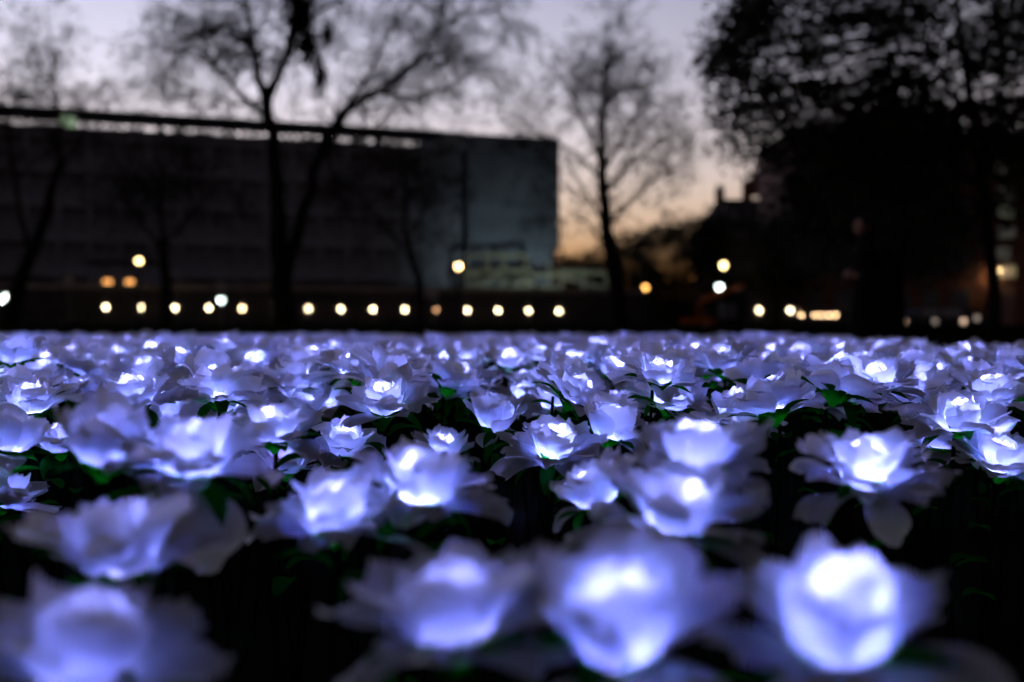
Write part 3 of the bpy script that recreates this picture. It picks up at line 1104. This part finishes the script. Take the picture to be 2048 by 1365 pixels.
def petal_mesh(name, L, W, f0, f1, rho, r0, z0, wave, seed, tip=0.10, jag=0.0, nu=NU, nv=NV):
    """one cloth petal: grows out of the calyx, cups round the axis, wavy frayed rim"""
    rg = random.Random(seed)
    ph = rg.uniform(0, 6.3)
    ph2 = rg.uniform(0, 6.3)
    asym = rg.uniform(-.12, .12)
    b = MB()
    fine = 10
    edge = [rg.uniform(-1, 1) for _ in range(nu + 1)]
    for j in range(nv + 1):
        v = j / nv
        if v < .6:
            w = W * (.44 + .56 * (1 - (1 - v / .6) ** 2))
        else:
            w = W * math.sqrt(max(.05, 1 - ((v - .6) / .44) ** 2))
        for i in range(nu + 1):
            u = -1 + 2 * i / nu
            s = v * L * (1 - tip * abs(u) ** 1.6 * v + asym * u * v * .5)
            if j == nv:
                s += edge[i] * jag * L
            # walk along the profile
            r, z = r0, z0
            m = max(1, int(fine * v + .5))
            for k in range(m):
                t = (k + .5) / m * v
                f = f0 + (f1 - f0) * t ** 1.25
                r += math.sin(f) * s / m
                z += math.cos(f) * s / m
            f = f0 + (f1 - f0) * v ** 1.25
            nr, nz = math.cos(f), -math.sin(f)
            a = u * w / rho
            y = rho * math.sin(a)
            inw = rho * (1 - math.cos(a))
            wv = wave * v * v * (math.sin(2.6 * u + ph) * .6 + math.sin(5.3 * u + ph2) * .4) * (0.4 + .6 * abs(u))
            wv += wave * .35 * math.sin(7 * v + ph) * v
            off_ = wv - inw
            b.v.append(Vector((r + nr * off_, y, z + nz * off_)))
    for j in range(nv):
        for i in range(nu):
            a = j * (nu + 1) + i
            b.face([a, a + 1, a + nu + 2, a + nu + 1])
    return b.mesh(name, M['petal'], True)


# layers: count, length, half width, angle at base, angle at tip (from upright), cup radius, start radius, start height, wave
VAR = {
    'half': [(5, .033, .0225, 2, -38, .0240, .0175, .0070, .0015), (4, .039, .0245, 8, 18, .030, .0185, .0045, .002),
             (5, .043, .0205, 30, 54, .036, .0175, .0015, .004), (6, .050, .0215, 52, 78, .050, .0165, .000, .006), (5, .055, .0205, 64, 92, .065, .012, -.002, .007)],
    'tight': [(5, .046, .0240, 2, -40, .0245, .0180, .0060, .0012), (4, .038, .0255, 0, 10, .031, .0190, .0045, .0025),
              (5, .041, .0215, 18, 42, .035, .0175, .0015, .004), (6, .049, .0220, 60, 86, .054, .0165, .000, .006), (5, .057, .0210, 70, 98, .065, .012, -.002, .007)],
    'open': [(5, .029, .0215, 4, -34, .0235, .0165, .0070, .0020), (5, .038, .0225, 16, 32, .029, .0175, .0045, .004),
             (6, .044, .0200, 40, 66, .038, .0170, .0015, .006), (7, .052, .0210, 60, 86, .054, .0160, .000, .008), (4, .056, .0195, 74, 104, .07, .012, -.002, .008)],
    'cup': [(5, .031, .0215, 2, -36, .0235, .0165, .0070, .0015), (5, .039, .0245, 8, 16, .030, .0178, .0045, .003),
            (5, .047, .0235, 18, 32, .034, .0170, .0015, .005), (4, .049, .0205, 32, 60, .045, .013, .000, .006), (1, .046, .019, 90, 140, .05, .011, -.002, .004)],
}
PM = {}
for vn, layers in VAR.items():
    for li, (n, L, W, f0, f1, rho, r0, z0, wv) in enumerate(layers):
        for alt in range(5):
            rr = random.Random(hash((vn, li, alt)) % 1000 if False else len(vn) * 37 + li * 11 + alt)
            PM[vn, li, alt] = petal_mesh("petal", L * rr.uniform(.92, 1.08), W * rr.uniform(.92, 1.1), R(f0 + rr.uniform(-4, 4)), R(f1 + rr.uniform(-8, 8)), rho, r0, z0, wv,
                                         len(vn) * 101 + li * 13 + alt, tip=rr.choice((.06, .18, -.06, .28)), jag=.05)
# coarser petals for roses farther off
PF = {}
for vn in ('half', 'open'):
    ls = VAR[vn]
    for li, src in enumerate((0, 2, 3)):
        n, L, W, f0, f1, rho, r0, z0, wv = ls[src]
        for alt in range(2):
            PF[vn, li, alt] = petal_mesh("petal", L * 1.03, W * 1.2, R(f0), R(f1), rho * 1.15, r0, z0, wv, 500 + li * 9 + alt, nu=3, nv=4)
b = MB()
b.lathe([(.0035, -.016), (.006, -.012), (.0140, -.006), (.0196, .0005), (.0190, .0030), (.003, -.003)], 10)
calyx_me = b.mesh("calyx", M['sepal'], True)


def leaf_mesh(name, L, W, f0, f1, r0, z0, mat, n=5):
    b = MB()
    for j in range(n + 1):
        v = j / n
        w = W * math.sin(math.pi * min(1, .10 + .90 * v)) ** .8 if v < 1 else .0004
        r, z = r0, z0
        for k in range(6):
            f = f0 + (f1 - f0) * (k + .5) / 6 * v
            r += math.sin(f) * v * L / 6
            z += math.cos(f) * v * L / 6
        b.v += [Vector((r, -w, z + w * .35)), Vector((r, 0, z)), Vector((r, w, z + w * .35))]
    for j in range(n):
        for i in range(2):
            a = j * 3 + i
            b.face([a, a + 1, a + 4, a + 3])
    return b.mesh(name, mat, True)


sepal_me = [leaf_mesh("sepal", .036, .0078, R(80), R(105), .0135, -.003, M['sepal']), leaf_mesh("sepal", .042, .0085, R(60), R(95), .0135, -.004, M['sepal']),
            leaf_mesh("sepal", .046, .0092, R(95), R(165), .0135, -.004, M['sepal'])]
stem_leaf_me = [leaf_mesh("leaf", .046, .013, R(50), R(110), .002, 0, M['sepal']), leaf_mesh("leaf", .040, .012, R(35), R(95), .002, 0, M['sepal'])]
b = MB()
b.tube([(0, 0, 0), (.012, .004, .33), (-.008, -.003, .66), (0, 0, 1.0)], [.0026, .0025, .0024, .0024], 6)
stem_me = b.mesh("stem", M['stem'], True)
b = MB()
b.lathe([(.0035, -.003), (.0045, -.002), (.0045, .001), (.0026, .0022), (.0004, .0026)], 10)
bulb_me = b.mesh("bulb", M['led'], True)
LED_COL = (0.315, 0.315, 1.0)
LEDS = {}
for k, e in (('faint', .062), ('dim', .135), ('mid', .20), ('bright', .27), ('glare', .37)):
    l = bpy.data.lights.new("rose_led", 'POINT')
    l.energy = e / EXPO
    l.color = LED_COL
    l.shadow_soft_size = .004
    LEDS[k] = l
ROSE_COUNT = 0


def part(name, me, parent, mtx):
    o = bpy.data.objects.new(name, me)
    COL.objects.link(o)
    o.parent = parent
    o.matrix_local = mtx
    return o


def rose(pos, var, axis, spin, size, led, label, group, seed, near=True, skirt=True):
    """pos: where the calyx sits; the empty stands on the ground below it"""
    global ROSE_COUNT
    ROSE_COUNT += 1
    rg = random.Random(seed)
    lean = Vector((axis[0], axis[1], 0)) * .07
    base = Vector((pos[0] - lean.x, pos[1] - lean.y, 0))
    t = bpy.data.objects.new("white_rose", None)
    t.empty_display_size = .05
    t.location = base
    COL.objects.link(t)
    tag(t, label, "rose", group)
    z = Vector((axis[0], axis[1], 1)).normalized()
    q = Vector((0, 0, 1)).rotation_difference(z).to_matrix().to_4x4()
    Bm = Matrix.Translation(Vector((lean.x, lean.y, pos[2]))) @ q @ Matrix.Rotation(spin, 4, 'Z') @ Matrix.Scale(size, 4)
    # stem
    h = pos[2] - .014 * size
    tip = Vector((lean.x, lean.y, h)) - Vector((z.x, z.y, 0)) * .012
    sh = Matrix.Identity(4)
    sh[2][2] = tip.z
    sh[0][2] = tip.x
    sh[1][2] = tip.y
    part("stem", stem_me, t, sh)
    part("calyx", calyx_me, t, Bm)
    part("bulb", bulb_me, t, Bm)
    lo = bpy.data.objects.new("led", LEDS[led])
    COL.objects.link(lo)
    lo.parent = t
    lo.matrix_local = Bm @ Matrix.Translation((0, 0, .021 if var == 'tight' else .0125))
    if near:
        a0 = 0
        for li, lay in enumerate(VAR[var]):
            n = lay[0]
            if li == 4 and not skirt:
                continue
            a0 += rg.uniform(.3, 1.2)
            for k in range(n):
                a = a0 + 2 * math.pi * (k + rg.uniform(-.12, .12)) / n
                tl = Matrix.Rotation(R(rg.gauss(0, (1.5, 4, 8, 9, 10)[li])), 4, 'Y') @ Matrix.Rotation(R(rg.gauss(0, (1.5, 4, 7, 8, 8)[li])), 4, 'X')
                part("petal", PM[var, li, rg.randrange(5)], t, Bm @ Matrix.Rotation(a, 4, 'Z') @ tl @ Matrix.Scale(rg.uniform(.9, 1.1), 4))
        for k in range(5):
            part("sepal", sepal_me[rg.randrange(3)], t, Bm @ Matrix.Rotation(2 * math.pi * (k + rg.uniform(-.15, .15)) / 5, 4, 'Z'))
        for k in range(3):
            f = (.96, .90, .66)[k]
            part("leaf", stem_leaf_me[k % 2], t, Matrix.Translation(Vector((tip.x * f, tip.y * f, tip.z * f))) @ Matrix.Rotation(rg.uniform(0, 6.28), 4, 'Z'))
    else:
        vv = 'half' if var in ('half', 'tight', 'cup') else 'open'
        a0 = 0
        for li, n in enumerate((4, 5, 6)):
            a0 += rg.uniform(.3, 1.2)
            for k in range(n):
                tl = Matrix.Rotation(R(rg.gauss(0, 6)), 4, 'Y')
                part("petal", PF[vv, li, rg.randrange(2)], t, Bm @ Matrix.Rotation(a0 + 2 * math.pi * (k + rg.uniform(-.1, .1)) / n, 4, 'Z') @ tl)
        for k in range(3):
            part("sepal", sepal_me[rg.randrange(3)], t, Bm @ Matrix.Rotation(2.1 * k + rg.uniform(-.2, .2), 4, 'Z'))
    return t


# the near roses one by one: x, y of the bloom in view, bloom width in view, kind, lean, led, what sets it apart
NEAR = [
    (175, 1352, 520, 'half', (.10, -0.01), 'faint', "large blurred rose in the bottom left corner, nearest the camera there"),
    (235, 1140, 400, 'half', (.10, -0.06), 'faint', "blurred pointed rose just above the bottom left corner rose"),
    (915, 1275, 490, 'half', (-.12, -0.01), 'faint', "large blurred bluish rose at bottom centre, left of the glaring one"),
    (1245, 1300, 440, 'cup', (-.10, -0.20), 'mid', "blurred bottom rose with a glaring white slit in its cup"),
    (1676, 1300, 500, 'tight', (.02, -0.22), 'mid', "blurred bottom right rose with glowing ball-like white bud"),
    (1345, 1055, 370, 'open', (.08, -0.11), 'mid', "soft lavender rose above the glaring bottom rose"),
    (1200, 1010, 200, 'cup', (-.35, -0.01), 'bright', "small half-hidden rose leaning left beside the soft lavender rose"),
    (1398, 935, 330, 'open', (.00, -0.07), 'mid', "wide flat bluish rose right of the paired white roses"),
    (1735, 965, 310, 'open', (.00, -0.11), 'bright', "wide bowl-shaped lavender rose at right with a hanging petal below"),
    (668, 1055, 320, 'open', (-.05, -0.07), 'mid', "frilly blurred rose with bright green sepals under it, left of centre"),
    (838, 1000, 320, 'open', (.15, -0.13), 'bright', "violet-cored rose overlapping the frilly blurred rose on its right"),
    (885, 915, 150, 'half', (.10, -0.06), 'mid', "small pale rose peeking above the violet-cored rose"),
    (382, 945, 335, 'open', (.03, -0.08), 'bright', "wide flattened rose at left with glowing middle and drooping skirt"),
    (208, 925, 250, 'cup', (.12, -0.02), 'dim', "ragged grey-white rose left of the wide flattened rose"),
    (548, 880, 220, 'open', (-.03, -0.10), 'bright', "broad rose left of centre with bright upper cup and shaded lower petals"),
    (690, 905, 160, 'tight', (.05, -0.22), 'mid', "small globe-shaped rose right of the broad left rose"),
    (772, 822, 190, 'half', (-.04, -0.32), 'bright', "sharp open white rose centre left, tiers of lit petals"),
    (988, 855, 150, 'cup', (.12, -0.15), 'bright', "sharp funnel-shaped rose just left of the picture centre"),
    (1108, 815, 145, 'half', (.02, -0.25), 'bright', "sharp white cup rose above the paired white roses"),
    (1106, 912, 215, 'open', (-.02, -0.20), 'glare', "left one of the overlapping pair of white roses at centre"),
    (1216, 872, 165, 'cup', (.22, -0.25), 'glare', "right one of the overlapping pair, opened to the right"),
    (1500, 850, 125, 'cup', (.05, 0.02), 'bright', "small ragged rose behind the wide flat bluish rose"),
    (1918, 855, 190, 'half', (.00, -0.30), 'glare', "sharp bright white rose near the right edge"),
    (2000, 940, 220, 'open', (.05, -0.20), 'bright', "soft rose cut by the right edge below the sharp bright one"),
    (1890, 895, 190, 'open', (-.10, -0.12), 'dim', "dim grey flat rose under the sharp bright right rose"),
    (62, 825, 190, 'half', (.00, -0.20), 'mid', "soft half-closed rose at the left edge, middle height"),
    (272, 812, 200, 'half', (-.05, -0.15), 'mid', "wide pale rose at left with one petal arched over its cup"),
    (352, 838, 140, 'tight', (.05, -0.20), 'bright', "narrow bright rose between the wide pale and wide flattened roses"),
    (160, 800, 110, 'cup', (.30, -0.01), 'mid', "small side-on rose over a green leaf at left"),
    (502, 815, 115, 'tight', (.00, -0.22), 'bright', "small bright bud rose behind the broad left rose"),
    (606, 838, 130, 'cup', (.15, -0.15), 'mid', "lavender rose tucked right of the small bright bud"),
    (85, 762, 130, 'half', (.05, -0.15), 'bright', "white-cored rose at far left over dark flat petals"),
    (590, 775, 150, 'open', (.00, 0.04), 'mid', "flat wide rose with a lit green sepal, behind the broad left rose"),
    (853, 768, 120, 'open', (.00, 0.09), 'bright', "violet rose on bright green sepals above the sharp open one"),
    (958, 778, 120, 'open', (.00, -0.25), 'bright', "small starry white rose above the funnel-shaped one"),
    (740, 765, 100, 'tight', (-.03, -0.18), 'glare', "tall narrow rose with a white-hot bud, centre left"),
    (1078, 775, 115, 'open', (.05, 0.02), 'mid', "flat rose with green sepals right of the small starry one"),
    (1178, 765, 105, 'tight', (.00, -0.20), 'mid', "grey-white rosebud right of the flat green-sepaled rose"),
    (1322, 755, 150, 'open', (.10, 0.80), 'dim', "rose turned away showing its green calyx, right of centre"),
    (1532, 775, 165, 'open', (.00, 0.62), 'dim', "dim rose seen from below on spread green sepals, right"),
    (1752, 775, 165, 'half', (.00, -0.28), 'mid', "wide greyish rose with lit heart, right of the upturned dim rose"),
    (1860, 765, 85, 'tight', (-.05, -0.15), 'bright', "small bright bud rose right of the wide greyish rose"),
    (1965, 780, 150, 'half', (.05, -0.01), 'dim', "pale bluish rose at right above the sharp bright one"),
    (2042, 790, 140, 'open', (.00, -0.06), 'dim', "dim rose cut by the right edge, level with the sharp bright one"),
    (1425, 765, 110, 'open', (.05, 0.25), 'dim', "greyish rose with thin green sepals between two turned-away ones"),
    (30, 725, 115, 'cup', (.05, -0.06), 'bright', "soft violet rose at the far left edge, upper rows"),
    (202, 738, 75, 'tight', (.00, -0.18), 'glare', "white-hot pointed bud rose in upper left rows"),
    (400, 752, 95, 'tight', (.00, -0.15), 'bright', "tall soft bud rose in the upper left rows"),
    (1192, 698, 62, 'half', (.00, -0.25), 'glare', "far blurred rose glowing as a white disc right of centre"),
    (8, 905, 180, 'cup', (.15, 0.20), 'dim', "dark shadowed rose at the left edge under the half-closed one"),
    (-5, 1010, 210, 'half', (.25, 0.20), 'dim', "dark bluish petal of a rose cut by the left edge"),
    (572, 940, 180, 'open', (.05, -0.01), 'dim', "dark grey rose half hidden under the broad left rose"),
    (1236, 822, 135, 'open', (.10, 0.04), 'dim', "grey rose right behind the overlapping white pair"),
    (1640, 812, 130, 'open', (.05, 0.09), 'dim', "shaded rose between the upturned dim rose and bowl-shaped one"),
    (1832, 828, 125, 'half', (-.05, -0.15), 'mid', "lavender rose tucked left of the sharp bright right rose"),
    (655, 812, 130, 'open', (-.05, -0.15), 'mid', "pale rose between the small bright bud and the sharp open one"),
    (445, 822, 150, 'open', (.00, -0.06), 'dim', "dim wide rose behind the narrow bright one at left"),
    (120, 900, 170, 'half', (-.10, -0.06), 'dim', "shaded rose left of the ragged grey-white one"),
    (1045, 800, 105, 'half', (-.05, -0.15), 'mid', "small pale rose between funnel-shaped and white cup roses"),
    (1480, 730, 70, 'tight', (.00, -0.15), 'bright', "small bright blurred rose beyond the upturned dim rose"),
]
HANG = {8: ((-75, 32, 1.0),), 12: ((-60, 30, 1.5), (-100, 20, 1.2)), 17: ((-110, 10, .8),), 4: ((-70, 5, 1.3), (-120, 12, 1.3)), 3: ((-60, 0, 1.2), (-110, 10, 1.3))}
placed = []
for k, (px, py, dw, var, axis, led, label) in enumerate(NEAR):
    rg = random.Random(900 + k)
    size = rg.uniform(.95, 1.06)
    span = {'half': .120, 'tight': .114, 'open': .124, 'cup': .100}[var] * size
    Y = span * F / dw
    p = P(px, py, Y)
    t = rose(p, var, axis, rg.uniform(0, 6.28), size, led, label, "glowing white roses in the field", 300 + k, skirt=(var != 'half' or k % 2 == 0))
    for a_, tilt_, sc_ in HANG.get(k, ()):      # a loose petal hanging below the bloom
        part("petal", PM['cup', 4, 1], t, Matrix.Translation((p.x - t.location.x, p.y - t.location.y, p.z - .004)) @ Matrix.Rotation(R(a_), 4, 'Z') @ Matrix.Rotation(R(tilt_), 4, 'Y') @ Matrix.Scale(sc_, 4))
    placed.append((p.x, p.y))
rg = random.Random(4242)
cand = []
g = .158
yy = 1.34
row = 0
while yy < 8.9:
    half = (yy * 1060 / F) + .35
    nx = int(2 * half / g)
    for i in range(nx + 1):
        x = -half + i * g + (g / 2 if row % 2 else 0) + rg.gauss(0, .035)
        y = yy + rg.gauss(0, .035)
        pxv = 1024 + F * x / y
        ymax = 8.6 if pxv < 1560 else max(3.6, 8.6 - (pxv - 1560) / 300 * 5.0)
        if y > ymax:
            continue
        if any((x - a) ** 2 + (y - c) ** 2 < (.085 if c < 2.5 else .07) ** 2 for a, c in placed):
            continue
        cand.append((x, y))
    yy += g * .92
    row += 1
cand.sort(key=lambda c: c[1])
NREST = max(0, 300 - ROSE_COUNT)
far = MB()
cand = [c for c in cand]


def head_height(rg, y):
    k = min(1, max(0, (y - 1.3) / 4))
    return min(.525 - .025 * k, .50 - .035 * k + rg.gauss(0, .017))


inview = [c for c in cand]
for k, (x, y) in enumerate(inview[:NREST]):
    rk = random.Random(7000 + k)
    near = y < 2.25
    var = rk.choice(('half', 'tight', 'open', 'open', 'cup'))
    led = rk.choice(('dim', 'mid', 'mid', 'mid', 'bright', 'bright', 'glare'))
    ax = (rk.gauss(0, .26), rk.gauss(-.10, .26))
    pxv = 1024 + F * x / y
    place = ["far left", "left", "middle", "right", "far right"][max(0, min(4, int(pxv / 410)))]
    hot = {'dim': "dim", 'mid': "soft", 'bright': "bright", 'glare': "white-hot"}[led]
    look = {'half': "half-open rose", 'tight': "budded rose", 'open': "wide-open rose", 'cup': "cup-shaped rose"}[var]
    lean_ = "leaning left" if ax[0] < -.12 else "leaning right" if ax[0] > .12 else "upright"
    band = "in rows just behind the sharp ones" if near else "in the blurred middle rows" if y < 3.0 else "in the small blurred rows"
    rose((x, y, head_height(rk, y)), var, ax, rk.uniform(0, 6.28), rk.uniform(.98, 1.22), led,
         f"{hot} {look}, {lean_}, {band}, {place}", "roses " + band, 8000 + k, near=near)
# roses that read alike are told apart by their depth
alike = {}
for o in COL.objects:
    if o.name.startswith("white_rose") and o.type == 'EMPTY':
        alike.setdefault(o["label"], []).append(o)
for lb, os_ in alike.items():
    if 1 < len(os_) < 6:
        os_.sort(key=lambda o: o.location.y)
        words = {2: ("nearer", "farther"), 3: ("nearest", "between", "farthest"), 4: ("nearest", "second", "third", "farthest"), 5: ("nearest", "second", "third", "fourth", "farthest")}[len(os_)]
        for o, w_ in zip(os_, words):
            o["label"] = lb + ", " + w_
# the rest of the field: too many to count
far.mi = 0
for k, (x, y) in enumerate(inview[NREST:]):
    rk = random.Random(20000 + k)
    h = head_height(rk, y)
    z = Vector((rk.gauss(0, .24), rk.gauss(-.10, .24), 1)).normalized()
    q = Vector((0, 0, 1)).rotation_difference(z).to_matrix().to_4x4()
    sz = rk.uniform(.98, 1.2)
    vv = rk.choice(('half', 'open'))
    Bm = Matrix.Translation((x, y, h)) @ q @ Matrix.Scale(sz, 4)
    far.mi = 0
    a0 = 0
    for li, n in enumerate((4, 5, 6)):
        a0 += rk.uniform(.3, 1.2)
        for j in range(n):
            me = PF[vv, li, rk.randrange(2)]
            T = Bm @ Matrix.Rotation(a0 + 2 * math.pi * j / n, 4, 'Z') @ Matrix.Rotation(R(rk.gauss(0, 6)), 4, 'Y')
            b0 = len(far.v)
            for v in me.vertices:
                far.v.append(T @ v.co)
            for pl in me.polygons:
                far.face([b0 + i for i in pl.vertices])
    far.mi = 2
    far.tube([(x - z.x * .05, y - z.y * .05, 0), (x, y, h - .004)], .0035, 4, cap=False)
    far.mi = 1
    c = Bm @ Vector((0, 0, .013))
    rr = .0068 * rk.choice((.75, .9, 1.0, 1.1, 1.25))
    b0 = len(far.v)
    for d in ((1, 0, 0), (0, 1, 0), (-1, 0, 0), (0, -1, 0), (0, 0, 1), (0, 0, -1)):
        far.v.append(c + Vector(d) * rr)
    for i in range(4):
        far.face([b0 + i, b0 + (i + 1) % 4, b0 + 4])
        far.face([b0 + (i + 1) % 4, b0 + i, b0 + 5])
M['led_far'] = mat_emit("led_bulb_far", LED_COL, 44.0)
fo = far.build("rose_field", [M['petal'], M['led_far'], M['stem']], None, True)
tag(fo, "far blurred mass of glowing white roses below the hedge", "roses", None, "stuff")
print("roses", ROSE_COUNT, "far", len(inview) - NREST, "last near y", inview[NREST - 1][1])


# ================================================================== the standing person
def person():
    q = P(1745, 650, 10.4)
    t = empty("person", (q.x, 10.4, 0), R(-8), "person in long black coat standing behind the roses, facing left", "person")
    V = []
    E_ = []
    Rr = []

    def chain(pts, root=None):
        last = root
        for (x, y, z, r) in pts:
            V.append((x, y, z))
            Rr.append(r)
            if last is not None:
                E_.append((last, len(V) - 1))
            last = len(V) - 1
        return last

    pel = chain([(.05, 0, .93, .15)])
    spine = chain([(.06, 0, 1.10, .145), (.04, 0, 1.28, .16)], pel)
    chest = chain([(.01, 0, 1.40, .13)], spine)
    neck = chain([(-.04, 0, 1.48, .062), (-.07, 0, 1.545, .055)], chest)
    for s, dx in ((1, -.03), (-1, .05)):
        chain([(.05, s * .09, .88, .10), (dx + .03, s * .10, .50, .065), (dx + .07, s * .10, .12, .045), (dx - .02, s * .105, .05, .045), (dx - .13, s * .11, .04, .035)], pel)
        chain([(.03, s * .17, 1.40, .075), (.17, s * .25, 1.15, .055), (-.03, s * .18, 1.07, .042), (-.17, s * .09, 1.10, .030), (-.22, s * .07, 1.12, .032)], chest)
    me = bpy.data.meshes.new("body")
    me.from_pydata(V, E_, [])
    o = bpy.data.objects.new("body", me)
    COL.objects.link(o)
    sk = o.modifiers.new("skin", 'SKIN')
    for i, r in enumerate(Rr):
        o.data.skin_vertices[0].data[i].radius = (r, r)
    o.data.skin_vertices[0].data[pel].use_root = True
    sb = o.modifiers.new("sub", 'SUBSURF')
    sb.levels = sb.render_levels = 2
    dg_ = bpy.context.evaluated_depsgraph_get()
    nm = bpy.data.meshes.new_from_object(o.evaluated_get(dg_))
    b = MB()
    b.v = [v.co.copy() for v in nm.vertices]
    b.f = [list(p.vertices) for p in nm.polygons]
    b.m = [1 if (c.z > 1.49 or (c.x < -.15 and .98 < c.z < 1.25)) else 0 for c in (p.center for p in nm.polygons)]
    bpy.data.objects.remove(o)
    # head: an egg with brow, nose, lips, chin; faces -x and a little down
    b.mi = 1
    hc = Vector((-.085, 0, 1.625))
    b0 = len(b.v)
    n, m = 20, 16
    for j in range(m + 1):
        a = -math.pi / 2 + math.pi * j / m
        for i in range(n):
            th = 2 * math.pi * i / n
            d = Vector((math.cos(a) * math.cos(th), math.cos(a) * math.sin(th), math.sin(a)))
            r = Vector((d.x * .098, d.y * .076, d.z * .118))
            if d.z < 0:
                r.y *= 1 + .25 * d.z
                r.x *= 1 + (.15 if d.x > 0 else .02) * d.z
            f = max(0, -d.x)
            cy_ = math.exp(-(d.y / .16) ** 2)
            r.x -= f ** 4 * cy_ * (.026 * math.exp(-((d.z + .16) / .13) ** 2) + .006 * math.exp(-((d.z + .52) / .06) ** 2) + .008 * math.exp(-((d.z + .82) / .12) ** 2))
            r.x += f ** 3 * .008 * math.exp(-((d.z - .06) / .09) ** 2) * math.exp(-((abs(d.y) - .36) / .16) ** 2)
            b.v.append(hc + Matrix.Rotation(R(-10), 3, 'Y') @ r)
    for j in range(m):
        for i in range(n):
            i2 = (i + 1) % n
            b.face([b0 + j * n + i, b0 + j * n + i2, b0 + (j + 1) * n + i2, b0 + (j + 1) * n + i])
    for s in (-1, 1):
        b.ball(hc + Vector((.012, s * .074, -.012)), .020, 8, 6, 1.5)
        # five curled fingers on each hand
        palm = Vector((-.22, s * .07, 1.12))
        for k in range(4):
            z0 = .024 - k * .016
            ln = (.072, .08, .075, .058)[k]
            p0 = palm + Vector((-.015, -s * .004, z0))
            b.tube([p0, p0 + Vector((-ln * .5, -s * .012, 0)), p0 + Vector((-ln * .72, -s * .035, -.004)), p0 + Vector((-ln * .6, -s * .058, -.006))], [.0095, .009, .0085, .006], 6)
        p0 = palm + Vector((.012, -s * .012, .024))
        b.tube([p0, p0 + Vector((-.03, -s * .02, .022)), p0 + Vector((-.055, -s * .022, .022))], [.011, .0095, .007], 6)
    b.build("body", [M['coat'], M['skin']], t, True)
    for s in (-1, 1):
        e = MB()
        e.ball(hc + Vector((-.079, s * .031, .004)), .011, 8, 6)
        e.build("eye", M['eye'], t, True)
    e = MB()
    e.ball(hc + Vector((-.086, 0, -.066)), .016, 8, 6, .45)
    e.build("lips", M['lip'], t, True)
    # hair: cap over crown and back of the head
    h = MB()
    b0 = 0
    for j in range(9):
        a = -.55 + (math.pi / 2 + .55) * j / 8
        for i in range(n):
            th = 2 * math.pi * i / n
            d = Vector((math.cos(a) * math.cos(th), math.cos(a) * math.sin(th), math.sin(a)))
            k = 1.10 if (d.x > -.35 or d.z > .55) else .86
            h.v.append(hc + Vector((.006, 0, .004)) + Matrix.Rotation(R(-10), 3, 'Y') @ Vector((d.x * .100 * k, d.y * .080 * k, d.z * .118 * max(1, k))))
    for j in range(8):
        for i in range(n):
            i2 = (i + 1) % n
            h.face([j * n + i, j * n + i2, (j + 1) * n + i2, (j + 1) * n + i])
    h.build("hair", M['hair'], t, True)
    # long coat with collar
    c = MB()
    prof = [(.30, .04, .29, .25), (.50, .045, .285, .245), (.75, .05, .275, .235), (.95, .055, .255, .225), (1.12, .06, .255, .235), (1.28, .05, .245, .235), (1.40, .02, .20, .215), (1.46, -.015, .13, .14), (1.50, -.035, .092, .092), (1.545, -.045, .095, .095)]
    n = 22
    rg_ = random.Random(2)
    fold = [rg_.uniform(-1, 1) for _ in range(n)]
    for (z, cx, rx, ry) in prof:
        for i in range(n):
            th = 2 * math.pi * i / n
            k = 1 + .05 * fold[i] * max(0, 1 - z / 1.2)
            c.v.append(Vector((cx + rx * k * math.cos(th), ry * k * math.sin(th), z)))
    for j in range(len(prof) - 1):
        for i in range(n):
            i2 = (i + 1) % n
            c.face([j * n + i, j * n + i2, (j + 1) * n + i2, (j + 1) * n + i])
    c.build("coat", M['coat'], t, True)
    for s in (-1, 1):
        sl = MB()
        sl.tube([(.03, s * .15, 1.41), (.10, s * .24, 1.30), (.19, s * .27, 1.15), (.12, s * .25, 1.08), (-.04, s * .18, 1.07), (-.15, s * .105, 1.095)], [.085, .09, .085, .08, .065, .055], 10)
        sl.build("sleeve", M['coat'], t, True)
        sh_ = MB()
        dx = -.03 if s > 0 else .05
        sh_.lathe([(.05, 0), (.055, .03), (.045, .07), (.03, .10)], 10, (dx - .03, s * .105, 0.0), 2.3, .9)
        sh_.build("shoe", M['black_metal'], t, True)
    return t


person()
